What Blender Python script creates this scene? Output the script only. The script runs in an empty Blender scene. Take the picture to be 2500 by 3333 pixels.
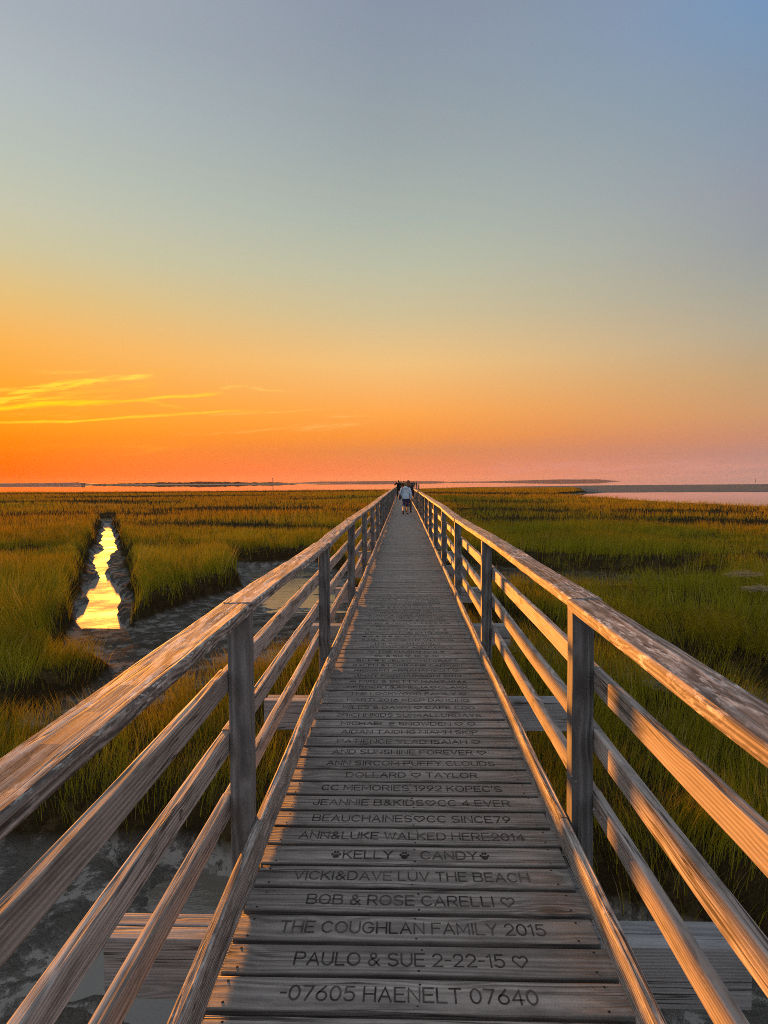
import bpy, bmesh, math, random
import numpy as np
from mathutils import Vector, Matrix, Euler

random.seed(7)
RNG = np.random.default_rng(11)
S = bpy.context.scene
COL = S.collection
PI = math.pi

USE_DN = False
# ------------------------------------------------------------------ camera
FOC, CX, CY = 2080.0, 1250.0, 1666.5          # focal length and centre, in photo pixels
EYE = 1.58                                     # eye height above the deck
cam_d = bpy.data.cameras.new('camera')
cam = bpy.data.objects.new('camera', cam_d)
COL.objects.link(cam)
cam_d.sensor_fit = 'VERTICAL'
cam_d.sensor_height = 24.0
cam_d.lens = 24.0 * FOC / 3333.0
cam_d.clip_start = 0.05
cam_d.clip_end = 30000.0
cam.matrix_world = (Matrix.Translation((0, 0, EYE)) @ Matrix.Rotation(math.radians(1.79), 4, 'Z')
                    @ Matrix.Rotation(math.radians(90 - 2.656), 4, 'X') @ Matrix.Rotation(math.radians(-0.35), 4, 'Z'))
S.camera = cam
S.cycles.filter_width = 1.0
S.cycles.use_denoising = USE_DN
CAMR = cam.matrix_world.to_3x3()

def ray(px, py):
    return (CAMR @ Vector((px - CX, CY - py, -FOC))).normalized()

def at_plane(dx, dy, z):
    """point where a photo position (in a 1659 px wide copy) meets the level z"""
    r = ray(dx * 1.507, dy * 1.507)
    t = (z - EYE) / r.z
    return (r.x * t, r.y * t)

# ------------------------------------------------------------------ small helpers
def tag(o, label=None, cat=None, group=None, kind=None):
    if label: o['label'] = label
    if cat: o['category'] = cat
    if group: o['group'] = group
    if kind: o['kind'] = kind
    return o

def empty(name, loc=(0, 0, 0), rz=0.0):
    o = bpy.data.objects.new(name, None)
    COL.objects.link(o)
    o.location = loc
    o.rotation_euler = (0, 0, rz)
    o.empty_display_size = 0.1
    return o

def obj(name, verts, faces, mat, parent=None, smooth=False):
    me = bpy.data.meshes.new(name)
    me.from_pydata([tuple(v) for v in verts], [], [tuple(f) for f in faces])
    me.update()
    if mat: me.materials.append(mat)
    if smooth:
        me.polygons.foreach_set('use_smooth', [True] * len(me.polygons))
    o = bpy.data.objects.new(name, me)
    COL.objects.link(o)
    if parent: o.parent = parent
    return o

def big_mesh(name, co, quads, tris, mat, attrs=None, smooth=False):
    """fast mesh from numpy arrays"""
    me = bpy.data.meshes.new(name)
    nq, nt = len(quads), len(tris)
    me.vertices.add(len(co))
    me.vertices.foreach_set('co', np.ascontiguousarray(co, dtype=np.float32).ravel())
    loops = np.concatenate([quads.ravel(), tris.ravel()]).astype(np.int32)
    me.loops.add(len(loops))
    me.loops.foreach_set('vertex_index', loops)
    me.polygons.add(nq + nt)
    starts = np.concatenate([np.arange(nq) * 4, nq * 4 + np.arange(nt) * 3]).astype(np.int32)
    me.polygons.foreach_set('loop_start', starts)
    if smooth:
        me.polygons.foreach_set('use_smooth', np.ones(nq + nt, dtype=bool))
    if attrs:
        for k, v in attrs.items():
            a = me.attributes.new(k, 'FLOAT', 'POINT')
            a.data.foreach_set('value', np.ascontiguousarray(v, dtype=np.float32))
    me.update(calc_edges=True)
    me.materials.append(mat)
    o = bpy.data.objects.new(name, me)
    COL.objects.link(o)
    return o

def lin(c):
    def f(v):
        v = v / 255.0
        return v / 12.92 if v <= 0.04045 else ((v + 0.055) / 1.055) ** 2.4
    return (f(c[0]), f(c[1]), f(c[2]), 1.0)

# ------------------------------------------------------------------ noise (numpy)
_LAT = np.random.default_rng(5).random((256, 256))
def vnoise(x, y, scale=1.0, seed=0):
    x = np.asarray(x) / scale + seed * 17.31; y = np.asarray(y) / scale + seed * 9.77
    xi = np.floor(x).astype(int); yi = np.floor(y).astype(int)
    fx = x - xi; fy = y - yi
    fx = fx * fx * (3 - 2 * fx); fy = fy * fy * (3 - 2 * fy)
    a = _LAT[xi & 255, yi & 255]; b = _LAT[(xi + 1) & 255, yi & 255]
    c = _LAT[xi & 255, (yi + 1) & 255]; d = _LAT[(xi + 1) & 255, (yi + 1) & 255]
    return (a * (1 - fx) + b * fx) * (1 - fy) + (c * (1 - fx) + d * fx) * fy

def fbm(x, y, scale, seed=0, n=4):
    s, amp, tot = 0.0, 1.0, 0.0
    for i in range(n):
        s = s + amp * vnoise(x, y, scale / 2 ** i, seed + i * 3); tot += amp; amp *= 0.5
    return s / tot - 0.5

def sstep(a, b, x):
    t = np.clip((x - a) / (b - a), 0, 1)
    return t * t * (3 - 2 * t)

def d_polyline(x, y, pts):
    d = np.full(x.shape, 1e9)
    for (ax, ay), (bx, by) in zip(pts[:-1], pts[1:]):
        vx, vy = bx - ax, by - ay
        t = np.clip(((x - ax) * vx + (y - ay) * vy) / (vx * vx + vy * vy), 0, 1)
        d = np.minimum(d, np.hypot(x - ax - t * vx, y - ay - t * vy))
    return d

def d_poly(x, y, pts):
    """signed distance, negative inside"""
    d = d_polyline(x, y, list(pts) + [pts[0]])
    ins = np.zeros(x.shape, bool)
    n = len(pts)
    for i in range(n):
        ax, ay = pts[i]; bx, by = pts[(i + 1) % n]
        c = ((ay > y) != (by > y)) & (x < (bx - ax) * (y - ay) / (by - ay + 1e-12) + ax)
        ins ^= c
    return np.where(ins, -d, d)

# ------------------------------------------------------------------ node helpers
class NT:
    def __init__(s, tree): s.t = tree
    def n(s, typ, **kw):
        nd = s.t.nodes.new(typ)
        for k, v in kw.items(): setattr(nd, k, v)
        return nd
    def l(s, a, b): s.t.links.new(a, b)
    def put(s, sock, v):
        if hasattr(v, 'is_output') or isinstance(v, bpy.types.NodeSocket): s.l(v, sock)
        else: sock.default_value = v
    def math(s, op, a, b=0.0, c=None, clamp=False):
        m = s.n('ShaderNodeMath', operation=op, use_clamp=clamp)
        s.put(m.inputs[0], a); s.put(m.inputs[1], b)
        if c is not None: s.put(m.inputs[2], c)
        return m.outputs[0]
    def vmath(s, op, a, b=None):
        m = s.n('ShaderNodeVectorMath', operation=op)
        s.put(m.inputs[0], a)
        if b is not None: s.put(m.inputs[1], b)
        return m.outputs[0]
    def mix(s, f, a, b, blend='MIX'):
        m = s.n('ShaderNodeMix', data_type='RGBA', blend_type=blend)
        s.put(m.inputs[0], f); s.put(m.inputs[6], a); s.put(m.inputs[7], b)
        return m.outputs[2]
    def noise(s, v, scale, detail=2.0, rough=0.5, dist=0.0):
        m = s.n('ShaderNodeTexNoise')
        s.put(m.inputs['Vector'], v)
        m.inputs['Scale'].default_value = scale; m.inputs['Detail'].default_value = detail
        m.inputs['Roughness'].default_value = rough; m.inputs['Distortion'].default_value = dist
        return m.outputs['Fac']
    def ramp(s, f, stops, interp='LINEAR'):
        m = s.n('ShaderNodeValToRGB')
        cr = m.color_ramp; cr.interpolation = interp
        while len(cr.elements) < len(stops): cr.elements.new(0.5)
        for e, (p, c) in zip(cr.elements, stops):
            e.position = p; e.color = c if len(c) == 4 else (*c, 1)
        s.put(m.inputs[0], f)
        return m.outputs[0]
    def maprange(s, v, a, b, c=0.0, d=1.0):
        m = s.n('ShaderNodeMapRange')
        s.put(m.inputs[0], v)
        for i, q in enumerate((a, b, c, d)): m.inputs[1 + i].default_value = q
        return m.outputs[0]

def new_mat(name):
    m = bpy.data.materials.new(name)
    m.use_nodes = True
    m.node_tree.nodes.clear()
    k = NT(m.node_tree)
    out = k.n('ShaderNodeOutputMaterial')
    return m, k, out

def principled(k, out, color, rough=0.8, spec=0.3, normal=None, link=True):
    b = k.n('ShaderNodeBsdfPrincipled')
    k.put(b.inputs['Base Color'], color); k.put(b.inputs['Roughness'], rough)
    b.inputs['Specular IOR Level'].default_value = spec
    if normal is not None: k.l(normal, b.inputs['Normal'])
    if link: k.l(b.outputs[0], out.inputs[0])
    return b

def simple_mat(name, col, rough=0.8, spec=0.3, var=0.25, scale=40.0):
    m, k, out = new_mat(name)
    tc = k.n('ShaderNodeTexCoord').outputs['Object']
    n = k.noise(tc, scale, 3)
    c = k.mix(n, tuple(v * (1 - var) for v in col) + (1,), tuple(min(1, v * (1 + var)) for v in col) + (1,))
    principled(k, out, c, rough, spec)
    return m

# ------------------------------------------------------------------ light, sky
SUN_AZ, SUN_EL = 24.9, 3.0                     # degrees left of the boardwalk axis, above the horizon
EXPO = 1.95
S.view_settings.view_transform = 'Standard'
S.view_settings.look = 'None'
S.view_settings.gamma = 1.0
S.view_settings.exposure = EXPO
GAIN = 2 ** EXPO
HAZE_DENSITY = 1.3e-5

sund = bpy.data.lights.new('sun', 'SUN')
sund.energy = 5.0
sund.angle = math.radians(1.2)
sund.color = (1.0, 0.33, 0.03)
sun = bpy.data.objects.new('sun', sund)
COL.objects.link(sun)
a, e = math.radians(SUN_AZ), math.radians(SUN_EL)
sdir = Vector((-math.sin(a) * math.cos(e), math.cos(a) * math.cos(e), math.sin(e)))
sun.rotation_euler = (-sdir).to_track_quat('-Z', 'Y').to_euler()
sun.location = (-20, 40, 10)

W = bpy.data.worlds.new('World')
S.world = W
W.use_nodes = True
W.node_tree.nodes.clear()
k = NT(W.node_tree)
dirv = k.n('ShaderNodeTexCoord').outputs['Generated']
sep = k.n('ShaderNodeSeparateXYZ'); k.l(dirv, sep.inputs[0])
DX, DY, DZ = sep.outputs
az = k.math('ARCTAN2', DX, DY)                 # 0 along the boardwalk, positive to the right
zc = k.math('MAXIMUM', DZ, 0.0)
zpos = k.math('MULTIPLY', zc, 1.0 / 0.64, clamp=True)
SKY = {
    30: [(0, (166, 175, 184)), (240, (176, 186, 188)), (432, (182, 191, 183)), (640, (196, 197, 176)), (800, (207, 197, 158)), (950, (228, 192, 124)),
         (1100, (249, 180, 86)), (1240, (253, 166, 50)), (1360, (255, 156, 16)), (1440, (255, 128, 0)), (1520, (255, 101, 0)), (1562, (250, 86, 0))],
    1250: [(0, (137, 148, 166)), (240, (144, 156, 167)), (474, (155, 166, 168)), (710, (171, 180, 170)), (870, (188, 189, 165)), (1027, (208, 191, 150)),
           (1185, (240, 192, 124)), (1343, (253, 167, 78)), (1420, (246, 148, 62)), (1470, (226, 136, 76)), (1532, (236, 130, 84)), (1560, (228, 130, 90))],
    2470: [(0, (118, 149, 186)), (237, (128, 150, 174)), (474, (139, 152, 169)), (632, (147, 154, 165)), (790, (152, 157, 160)), (916, (161, 163, 155)),
           (1074, (178, 168, 146)), (1216, (194, 162, 122)), (1343, (203, 152, 110)), (1422, (198, 139, 112)), (1470, (184, 136, 124)), (1517, (186, 140, 130)), (1555, (158, 132, 132))],
}
def sky_ramp(px):
    stops = []
    for py, c in SKY[px]:
        z = ray(px, py).z
        stops.append((min(1, max(0, z / 0.64)), lin(c)))
    stops.sort(key=lambda s: s[0])
    return k.ramp(zpos, stops)
azs = []
for px in (30, 1250, 2470):
    r = ray(px, 1500); azs.append(math.atan2(r.x, r.y))
rl, rc, rr = sky_ramp(30), sky_ramp(1250), sky_ramp(2470)
dusk_fill = k.ramp(zpos, [(0, lin((190, 184, 188))), (0.12, lin((218, 212, 212))), (0.35, lin((216, 218, 224))), (1.0, lin((205, 212, 224)))])  # unseen sky behind the camera, brightened past dusk as added fill light
f1 = k.maprange(az, azs[0], azs[1])
f2 = k.math('POWER', k.maprange(az, azs[1], azs[2]), k.math('ADD', 1.0, k.math('MULTIPLY', zpos, 1.3)))
c = k.mix(f1, rl, rc)
c = k.mix(f2, c, rr)
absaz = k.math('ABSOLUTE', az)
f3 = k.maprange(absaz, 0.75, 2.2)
c = k.mix(f3, c, dusk_fill)
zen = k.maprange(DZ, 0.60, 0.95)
c = k.mix(zen, c, lin((205, 212, 226)))  # unseen sky overhead, likewise brightened for fill
# thin streaks of lit cirrus low in the west, each a wisp between two directions
el = k.math('ARCSINE', DZ)
comb = k.n('ShaderNodeCombineXYZ')
k.l(k.math('MULTIPLY', az, 9.0), comb.inputs[0]); k.l(k.math('MULTIPLY', k.math('ADD', el, k.math('MULTIPLY', az, -0.10)), 60.0), comb.inputs[1])
wn = k.n('ShaderNodeTexNoise'); k.l(comb.outputs[0], wn.inputs['Vector']); wn.inputs['Scale'].default_value = 1.0; wn.inputs['Detail'].default_value = 5
wfac = k.math('SUBTRACT', wn.outputs['Fac'], 0.5)
comb2 = k.n('ShaderNodeCombineXYZ')
k.l(k.math('MULTIPLY', az, 22.0), comb2.inputs[0]); k.l(k.math('MULTIPLY', k.math('ADD', el, k.math('MULTIPLY', az, -0.16)), 210.0), comb2.inputs[1])
tex = k.maprange(k.noise(comb2.outputs[0], 1.0, 5.0, 0.65, 0.6), 0.42, 0.60)
def wisp(x0, y0, x1, y1, wid, amt, cc, lump=0.6):
    global c
    r0, r1 = ray(x0 * 1.507, y0 * 1.507), ray(x1 * 1.507, y1 * 1.507)
    a0, e0, a1, e1 = math.atan2(r0.x, r0.y), math.asin(r0.z), math.atan2(r1.x, r1.y), math.asin(r1.z)
    w = wid / 1380.0
    da, de = a1 - a0, e1 - e0
    L2 = da * da + de * de
    ee = k.math('ADD', el, k.math('MULTIPLY', wfac, w * 5.5))
    pa, pe = k.math('SUBTRACT', az, a0), k.math('SUBTRACT', ee, e0)
    t = k.math('DIVIDE', k.math('ADD', k.math('MULTIPLY', pa, da), k.math('MULTIPLY', pe, de)), L2)
    tcl = k.math('MINIMUM', k.math('MAXIMUM', t, 0.0), 1.0)
    dx_, dy_ = k.math('SUBTRACT', pa, k.math('MULTIPLY', tcl, da)), k.math('SUBTRACT', pe, k.math('MULTIPLY', tcl, de))
    d = k.math('SQRT', k.math('ADD', k.math('MULTIPLY', dx_, dx_), k.math('MULTIPLY', dy_, dy_)))
    m = k.maprange(d, w, w * 0.1)
    fade = k.math('MULTIPLY', k.maprange(t, -0.02, 0.22), k.maprange(t, 1.02, 0.70))
    m = k.math('MULTIPLY', k.math('MULTIPLY', m, fade), k.math('ADD', 1 - lump, k.math('MULTIPLY', tex, lump * 1.5)))
    c = k.mix(k.math('MULTIPLY', m, amt, clamp=True), c, lin(cc))
wisp(-60, 905, 400, 806, 24, 0.30, (255, 192, 60), 1.0)
wisp(-40, 866, 200, 832, 13, 1.0, (255, 214, 55), 1.0)
wisp(30, 852, 150, 838, 9, 1.0, (255, 216, 60), 0.9)
wisp(70, 836, 250, 818, 8, 1.0, (255, 214, 62), 0.9)
wisp(180, 822, 335, 810, 5, 1.0, (255, 214, 80), 0.7)
wisp(-120, 862, 110, 850, 7, 0.8, (255, 208, 50), 0.9)
wisp(-120, 846, 90, 838, 4, 0.7, (255, 205, 60), 0.9)
wisp(-200, 890, 320, 864, 6, 1.0, (255, 216, 20), 0.3)
wisp(-200, 876, 240, 856, 4, 0.7, (255, 210, 40), 0.5)
wisp(280, 866, 490, 848, 5, 0.95, (255, 208, 55), 0.5)
wisp(240, 864, 350, 872, 5, 0.55, (255, 205, 45), 0.7)
wisp(300, 868, 420, 884, 4, 0.35, (255, 200, 60), 0.8)
wisp(-250, 924, 420, 892, 3.4, 0.9, (255, 208, 40), 0.3)
wisp(230, 902, 580, 886, 3, 0.75, (255, 206, 55), 0.4)
wisp(430, 898, 740, 880, 2.6, 0.45, (255, 200, 90), 0.5)
wisp(380, 938, 820, 914, 4, 0.28, (255, 188, 95), 0.7)
wisp(600, 926, 830, 912, 8, 0.22, (255, 190, 105), 0.8)
wisp(700, 900, 800, 896, 4, 0.3, (255, 195, 110), 0.7)
wisp(470, 839, 545, 834, 4, 0.6, (255, 205, 95), 0.6)
wisp(530, 838, 640, 843, 4, 0.5, (255, 205, 100), 0.6)
wisp(60, 804, 220, 798, 4, 0.5, (255, 200, 80), 0.6)
wisp(-40, 968, 380, 952, 12, 0.25, (255, 150, 10), 0.8)
wisp(220, 975, 420, 962, 10, 0.22, (255, 165, 30), 0.8)
wisp(700, 975, 1700, 960, 26, 0.22, (206, 136, 104), 0.6)
wisp(1000, 1008, 1800, 1004, 10, 0.3, (214, 150, 138), 0.5)
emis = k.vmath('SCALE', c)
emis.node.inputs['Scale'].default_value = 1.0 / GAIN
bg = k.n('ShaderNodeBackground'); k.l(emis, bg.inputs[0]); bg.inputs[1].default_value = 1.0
nish = k.n('ShaderNodeTexSky', sky_type='NISHITA')
nish.sun_disc = False
nish.sun_elevation = math.radians(SUN_EL); nish.sun_rotation = math.radians(-SUN_AZ)
bg2 = k.n('ShaderNodeBackground'); k.l(nish.outputs[0], bg2.inputs[0]); bg2.inputs[1].default_value = 0.0004
add = k.n('ShaderNodeAddShader'); k.l(bg.outputs[0], add.inputs[0]); k.l(bg2.outputs[0], add.inputs[1])
wo = k.n('ShaderNodeOutputWorld'); k.l(add.outputs[0], wo.inputs[0])

# ------------------------------------------------------------------ wood
def wood(name, dark, light, blotch=0.0, blotch_col=(0.5, 0.5, 0.48), fibre=1.0, stain=0.0, grime_shade=0.0, con=1.0, rough=0.82, spec=0.22, ringw=0.20, bump_=0.55):
    m, k, out = new_mat(name)
    tc = k.n('ShaderNodeTexCoord').outputs['Object']
    rnd = k.n('ShaderNodeObjectInfo').outputs['Random']
    off = k.n('ShaderNodeCombineXYZ')
    k.l(k.math('MULTIPLY', rnd, 57.0), off.inputs[0]); k.l(k.math('MULTIPLY', rnd, 0.09), off.inputs[1]); k.l(k.math('MULTIPLY', rnd, 31.0), off.inputs[2])
    v0 = k.vmath('ADD', tc, off.outputs[0])
    warpn = k.n('ShaderNodeTexNoise'); k.l(k.vmath('MULTIPLY', v0, (0.8, 2.5, 2.5)), warpn.inputs['Vector']); warpn.inputs['Scale'].default_value = 1.0; warpn.inputs['Detail'].default_value = 2
    warp = k.vmath('MULTIPLY', k.vmath('SUBTRACT', warpn.outputs['Color'], (0.5, 0.5, 0.5)), (0, 0.045, 0.045))
    v = k.vmath('ADD', v0, warp)
    # growth rings around an axis that lies outside the board
    off2 = k.n('ShaderNodeCombineXYZ')
    k.l(k.math('MULTIPLY', k.math('SUBTRACT', rnd, 0.5), 0.10), off2.inputs[1]); k.l(k.math('ADD', k.math('MULTIPLY', rnd, 0.05), 0.06), off2.inputs[2])
    vr = k.vmath('MULTIPLY', k.vmath('ADD', k.vmath('ADD', tc, warp), off2.outputs[0]), (0.0, 1, 1))
    # knots: the rings bend round them
    kn = k.n('ShaderNodeTexVoronoi'); kn.inputs['Scale'].default_value = 1.0
    k.l(k.vmath('MULTIPLY', v0, (2.6, 5.5, 5.5)), kn.inputs['Vector'])
    kd = kn.outputs['Distance']
    gate = k.n('ShaderNodeSeparateColor'); k.l(kn.outputs['Color'], gate.inputs[0])
    kd = k.math('ADD', kd, k.math('MULTIPLY', k.math('LESS_THAN', gate.outputs[0], 0.30), 2.0))
    knot = k.maprange(kd, 0.17, 0.07)
    kbend = k.math('MULTIPLY', k.maprange(kd, 0.45, 0.0), 0.022)
    ln = k.vmath('LENGTH', vr)
    ln = vr.node.id_data.nodes.new('ShaderNodeVectorMath'); ln.operation = 'LENGTH'; k.l(vr, ln.inputs[0])
    rr_ = k.math('ADD', ln.outputs['Value'], kbend)
    ring = k.math('SINE', k.math('MULTIPLY', rr_, 2 * PI / 0.0125))
    ring = k.maprange(ring, -1, 1)
    ring = k.math('POWER', ring, 1.6)
    fib = k.noise(k.vmath('MULTIPLY', v, (4, 130, 130)), 1.0, 5, 0.75)
    fib2 = k.noise(k.vmath('MULTIPLY', v, (2.2, 55, 55)), 1.0, 4, 0.65)
    g = k.math('ADD', k.math('MULTIPLY', ring, ringw), k.math('ADD', k.math('MULTIPLY', fib, 0.42 * fibre), k.math('MULTIPLY', fib2, 0.40)))
    gm = 0.51 - 0.21 * (1 - fibre) + 0.4 * (ringw - 0.20)
    g = k.maprange(g, gm - 0.23 / con, gm + 0.23 / con)
    col = k.mix(g, dark + (1,), light + (1,))
    big_ = k.noise(k.vmath('MULTIPLY', v0, (1.1, 6, 6)), 1.0, 3, 0.6)
    tone = k.n('ShaderNodeHueSaturation'); k.l(col, tone.inputs['Color'])
    k.l(k.math('ADD', 0.52, k.math('ADD', k.math('MULTIPLY', big_, 0.72), k.math('MULTIPLY', rnd, 0.28))), tone.inputs['Value'])
    col = tone.outputs[0]
    # weather cracks: thin dark lines along the grain
    cr = k.noise(k.vmath('MULTIPLY', v, (0.9, 42, 42)), 1.0, 2, 0.4)
    crack = k.maprange(k.math('ABSOLUTE', k.math('SUBTRACT', cr, 0.5)), 0.028, 0.006)
    crack = k.math('MULTIPLY', crack, k.maprange(k.noise(k.vmath('MULTIPLY', v0, (1.3, 9, 9)), 1.0, 1), 0.42, 0.56))
    col = k.mix(k.math('MULTIPLY', crack, 0.88), col, (0.025, 0.022, 0.02, 1))
    col = k.mix(k.math('MULTIPLY', knot, 0.75), col, (0.05, 0.036, 0.028, 1))
    bl = None
    if blotch > 0:
        bn = k.noise(k.vmath('MULTIPLY', v0, (14, 60, 60)), 1.0, 5, 0.75)
        bm = k.math('MULTIPLY', k.maprange(bn, 0.52, 0.62), k.maprange(k.noise(v0, 5.0, 2), 0.35, 0.6))
        dn = k.maprange(k.noise(k.vmath('MULTIPLY', v0, (7, 48, 48)), 1.0, 5, 0.75), 0.49, 0.41)
        col = k.mix(k.math('MULTIPLY', dn, 0.62 * blotch), col, (0.045, 0.036, 0.032, 1))
        col = k.mix(k.math('MULTIPLY', bm, blotch), col, blotch_col + (1,))
    if stain > 0:
        sn = k.maprange(k.noise(k.vmath('MULTIPLY', v0, (4.5, 20, 20)), 1.0, 4, 0.65), 0.5, 0.68)
        col = k.mix(k.math('MULTIPLY', sn, stain), col, (0.05, 0.045, 0.04, 1))
    if grime_shade > 0:                                   # dirt along the long plank edges, darkened to paint in the gap shadows
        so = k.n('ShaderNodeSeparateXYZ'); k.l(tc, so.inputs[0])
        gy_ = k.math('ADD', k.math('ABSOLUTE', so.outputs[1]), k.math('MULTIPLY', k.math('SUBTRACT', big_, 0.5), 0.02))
        col = k.mix(k.math('MULTIPLY', k.maprange(gy_, 0.058, 0.068), grime_shade), col, (0.02, 0.018, 0.016, 1))
    h = k.math('ADD', k.math('MULTIPLY', g, 1.0), k.math('MULTIPLY', crack, -2.0))
    h = k.math('ADD', h, k.math('MULTIPLY', knot, -0.5))
    bp = k.n('ShaderNodeBump'); bp.inputs['Strength'].default_value = bump_; bp.inputs['Distance'].default_value = 0.0022
    k.l(h, bp.inputs['Height'])
    principled(k, out, col, rough, spec, bp.outputs[0])
    return m

M_DECK = wood('deck wood', (0.105, 0.097, 0.088), (0.335, 0.312, 0.284), stain=0.5, grime_shade=0.75, fibre=0.8, rough=0.68, spec=0.34, bump_=0.28)
M_DECKFAR = wood('distant deck wood', (0.11, 0.10, 0.09), (0.34, 0.315, 0.285), stain=0.4, fibre=0.8, rough=0.68, spec=0.34, bump_=0.28)
M_CAP = wood('cap rail wood', (0.05, 0.042, 0.038), (0.34, 0.305, 0.28), blotch=0.9, blotch_col=(0.60, 0.57, 0.54), con=1.35, bump_=0.32)
M_RAIL = wood('rail wood', (0.14, 0.122, 0.11), (0.44, 0.40, 0.37), stain=0.6, fibre=0.65, con=0.95, ringw=0.22)
M_KERB = wood('kerb wood', (0.085, 0.077, 0.07), (0.48, 0.45, 0.415), blotch=0.7, blotch_col=(0.58, 0.56, 0.53), stain=0.55, con=1.25)
M_POST = wood('post wood', (0.065, 0.065, 0.066), (0.225, 0.222, 0.222), stain=0.45, fibre=0.7, con=0.95)
M_BEAM = wood('beam wood', (0.15, 0.15, 0.15), (0.34, 0.34, 0.34), stain=0.35, fibre=0.6, con=0.9)
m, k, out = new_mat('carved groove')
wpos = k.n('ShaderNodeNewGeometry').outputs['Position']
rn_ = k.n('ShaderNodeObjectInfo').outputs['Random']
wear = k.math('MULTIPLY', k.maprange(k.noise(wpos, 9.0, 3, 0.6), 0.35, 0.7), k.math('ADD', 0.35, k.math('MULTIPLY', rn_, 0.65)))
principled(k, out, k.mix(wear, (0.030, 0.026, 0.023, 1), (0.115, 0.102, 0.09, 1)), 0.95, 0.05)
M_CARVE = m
M_STEEL = simple_mat('dull galvanised steel', (0.16, 0.155, 0.15), 0.5, 0.5)
M_NAIL = simple_mat('rusty nail head', (0.025, 0.018, 0.014), 0.8, 0.2)

def board_geo(L, Wd, T, seg, jit, rnd, bev=0.005, bow=0.0, rough_top=0.0):
    """a weathered board: long axis X (0..L), width Y, thickness Z, both centred"""
    b = min(bev, Wd * 0.3, T * 0.3)
    hw, ht = Wd / 2, T / 2
    prof = [(-hw + b, -ht), (hw - b, -ht), (hw - b * 0.3, -ht + b * 0.3), (hw, -ht + b), (hw, ht - b), (hw - b * 0.3, ht - b * 0.3), (hw - b, ht),
            (hw * 0.33, ht), (-hw * 0.33, ht), (-hw + b, ht), (-hw + b * 0.3, ht - b * 0.3), (-hw, ht - b), (-hw, -ht + b), (-hw + b * 0.3, -ht + b * 0.3)]
    n = len(prof)
    V, F = [], []
    ph = [rnd.random() * 6.28 for _ in range(6)]
    for i in range(seg + 1):
        t = i / seg
        x = L * t
        oy = bow * math.sin(PI * t) + jit * 0.8 * math.sin(t * 9 + ph[0])
        oz = jit * 0.8 * math.sin(t * 7 + ph[1])
        for j, (py, pz) in enumerate(prof):
            jj = jit if 0 < i < seg else jit * 0.4
            V.append((x, py + oy + rnd.uniform(-jj, jj) * 0.6, pz + oz + rnd.uniform(-jj, jj) * 0.6 + (rnd.uniform(-rough_top, rough_top) if pz > 0 else 0)))
    for i in range(seg):
        for j in range(n):
            j2 = (j + 1) % n
            F.append((i * n + j, (i + 1) * n + j, (i + 1) * n + j2, i * n + j2))
    F.append(tuple(range(n)))
    F.append(tuple(seg * n + j for j in reversed(range(n))))
    return V, F

def flip(F): return [tuple(reversed(f)) for f in F]

def board(name, p0, p1, Wd, T, mat, parent, seg=8, jit=0.0012, bev=0.005, up=(0, 0, 1), bow=0.0, rough_top=0.0, gap=0.0):
    """board from p0 to p1 (centre line), width across, thickness along 'up'"""
    p0, p1 = Vector(p0), Vector(p1)
    d = (p1 - p0); L = d.length; x = d.normalized()
    p0 = p0 + x * gap; L -= 2 * gap
    y = Vector(up).cross(x).normalized(); z = x.cross(y)
    V, F = board_geo(L, Wd, T, seg, jit, random, bev, bow, rough_top)
    o = obj(name, V, flip(F), mat, parent)
    o.matrix_local = Matrix(((x.x, y.x, z.x, p0.x), (x.y, y.y, z.y, p0.y), (x.z, y.z, z.z, p0.z), (0, 0, 0, 1)))
    return o

def board_world(acc, p0, p1, Wd, T, up=(0, 0, 1), seg=1, bev=0.005, jit=0.0008):
    """the same board appended to a shared accumulator (for the far sections)"""
    p0, p1 = Vector(p0), Vector(p1)
    d = (p1 - p0); L = d.length; x = d.normalized()
    y = Vector(up).cross(x).normalized(); z = x.cross(y)
    V, F = board_geo(L, Wd, T, seg, jit, random, bev)
    b = len(acc[0])
    acc[0].extend([tuple(p0 + x * v[0] + y * v[1] + z * v[2]) for v in V])
    acc[1].extend([tuple(b + i for i in f) for f in flip(F)])

def disc(acc, c, r, h, ax='z', n=8):
    """low domed screw or bolt head"""
    b = len(acc[0]); V = []
    for (rr, hh) in ((r, 0), (r * 0.9, h * 0.7), (r * 0.5, h)):
        for i in range(n):
            a = 2 * PI * i / n
            u, v = rr * math.cos(a), rr * math.sin(a)
            V.append({'z': (u, v, hh), 'y': (u, -hh, v), 'x': (hh, u, v), '-x': (-hh, -u, v)}[ax])
    acc[0].extend([(c[0] + p[0], c[1] + p[1], c[2] + p[2]) for p in V])
    for q in range(2):
        for i in range(n):
            acc[1].append((b + q * n + i, b + q * n + (i + 1) % n, b + (q + 1) * n + (i + 1) % n, b + (q + 1) * n + i))
    acc[1].append(tuple(b + 2 * n + i for i in range(n)))

# ------------------------------------------------------------------ the boardwalk
def elev(y):                                   # gentle sag and heave of the deck along its length
    xs = [-5, 0, 8, 13, 23, 40, 55, 70, 100, 150]
    zs = [0, 0, 0, 0.02, 0.045, 0.055, 0.03, 0.03, 0.0, 0.0]
    return float(np.interp(y, xs, zs))
def wander(y):
    return float(np.interp(y, [-5, 10, 30, 70, 150], [0, 0, -0.02, -0.17, -0.30]))

BW = empty('boardwalk', (0.03, 2.6, 0))
tag(BW, 'long weathered grey timber boardwalk with engraved deck planks and four-board railings', 'boardwalk')
BWO = Vector(BW.location)
def loc(x, y, z): return Vector((x + wander(y), y, z + elev(y))) - BWO

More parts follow.
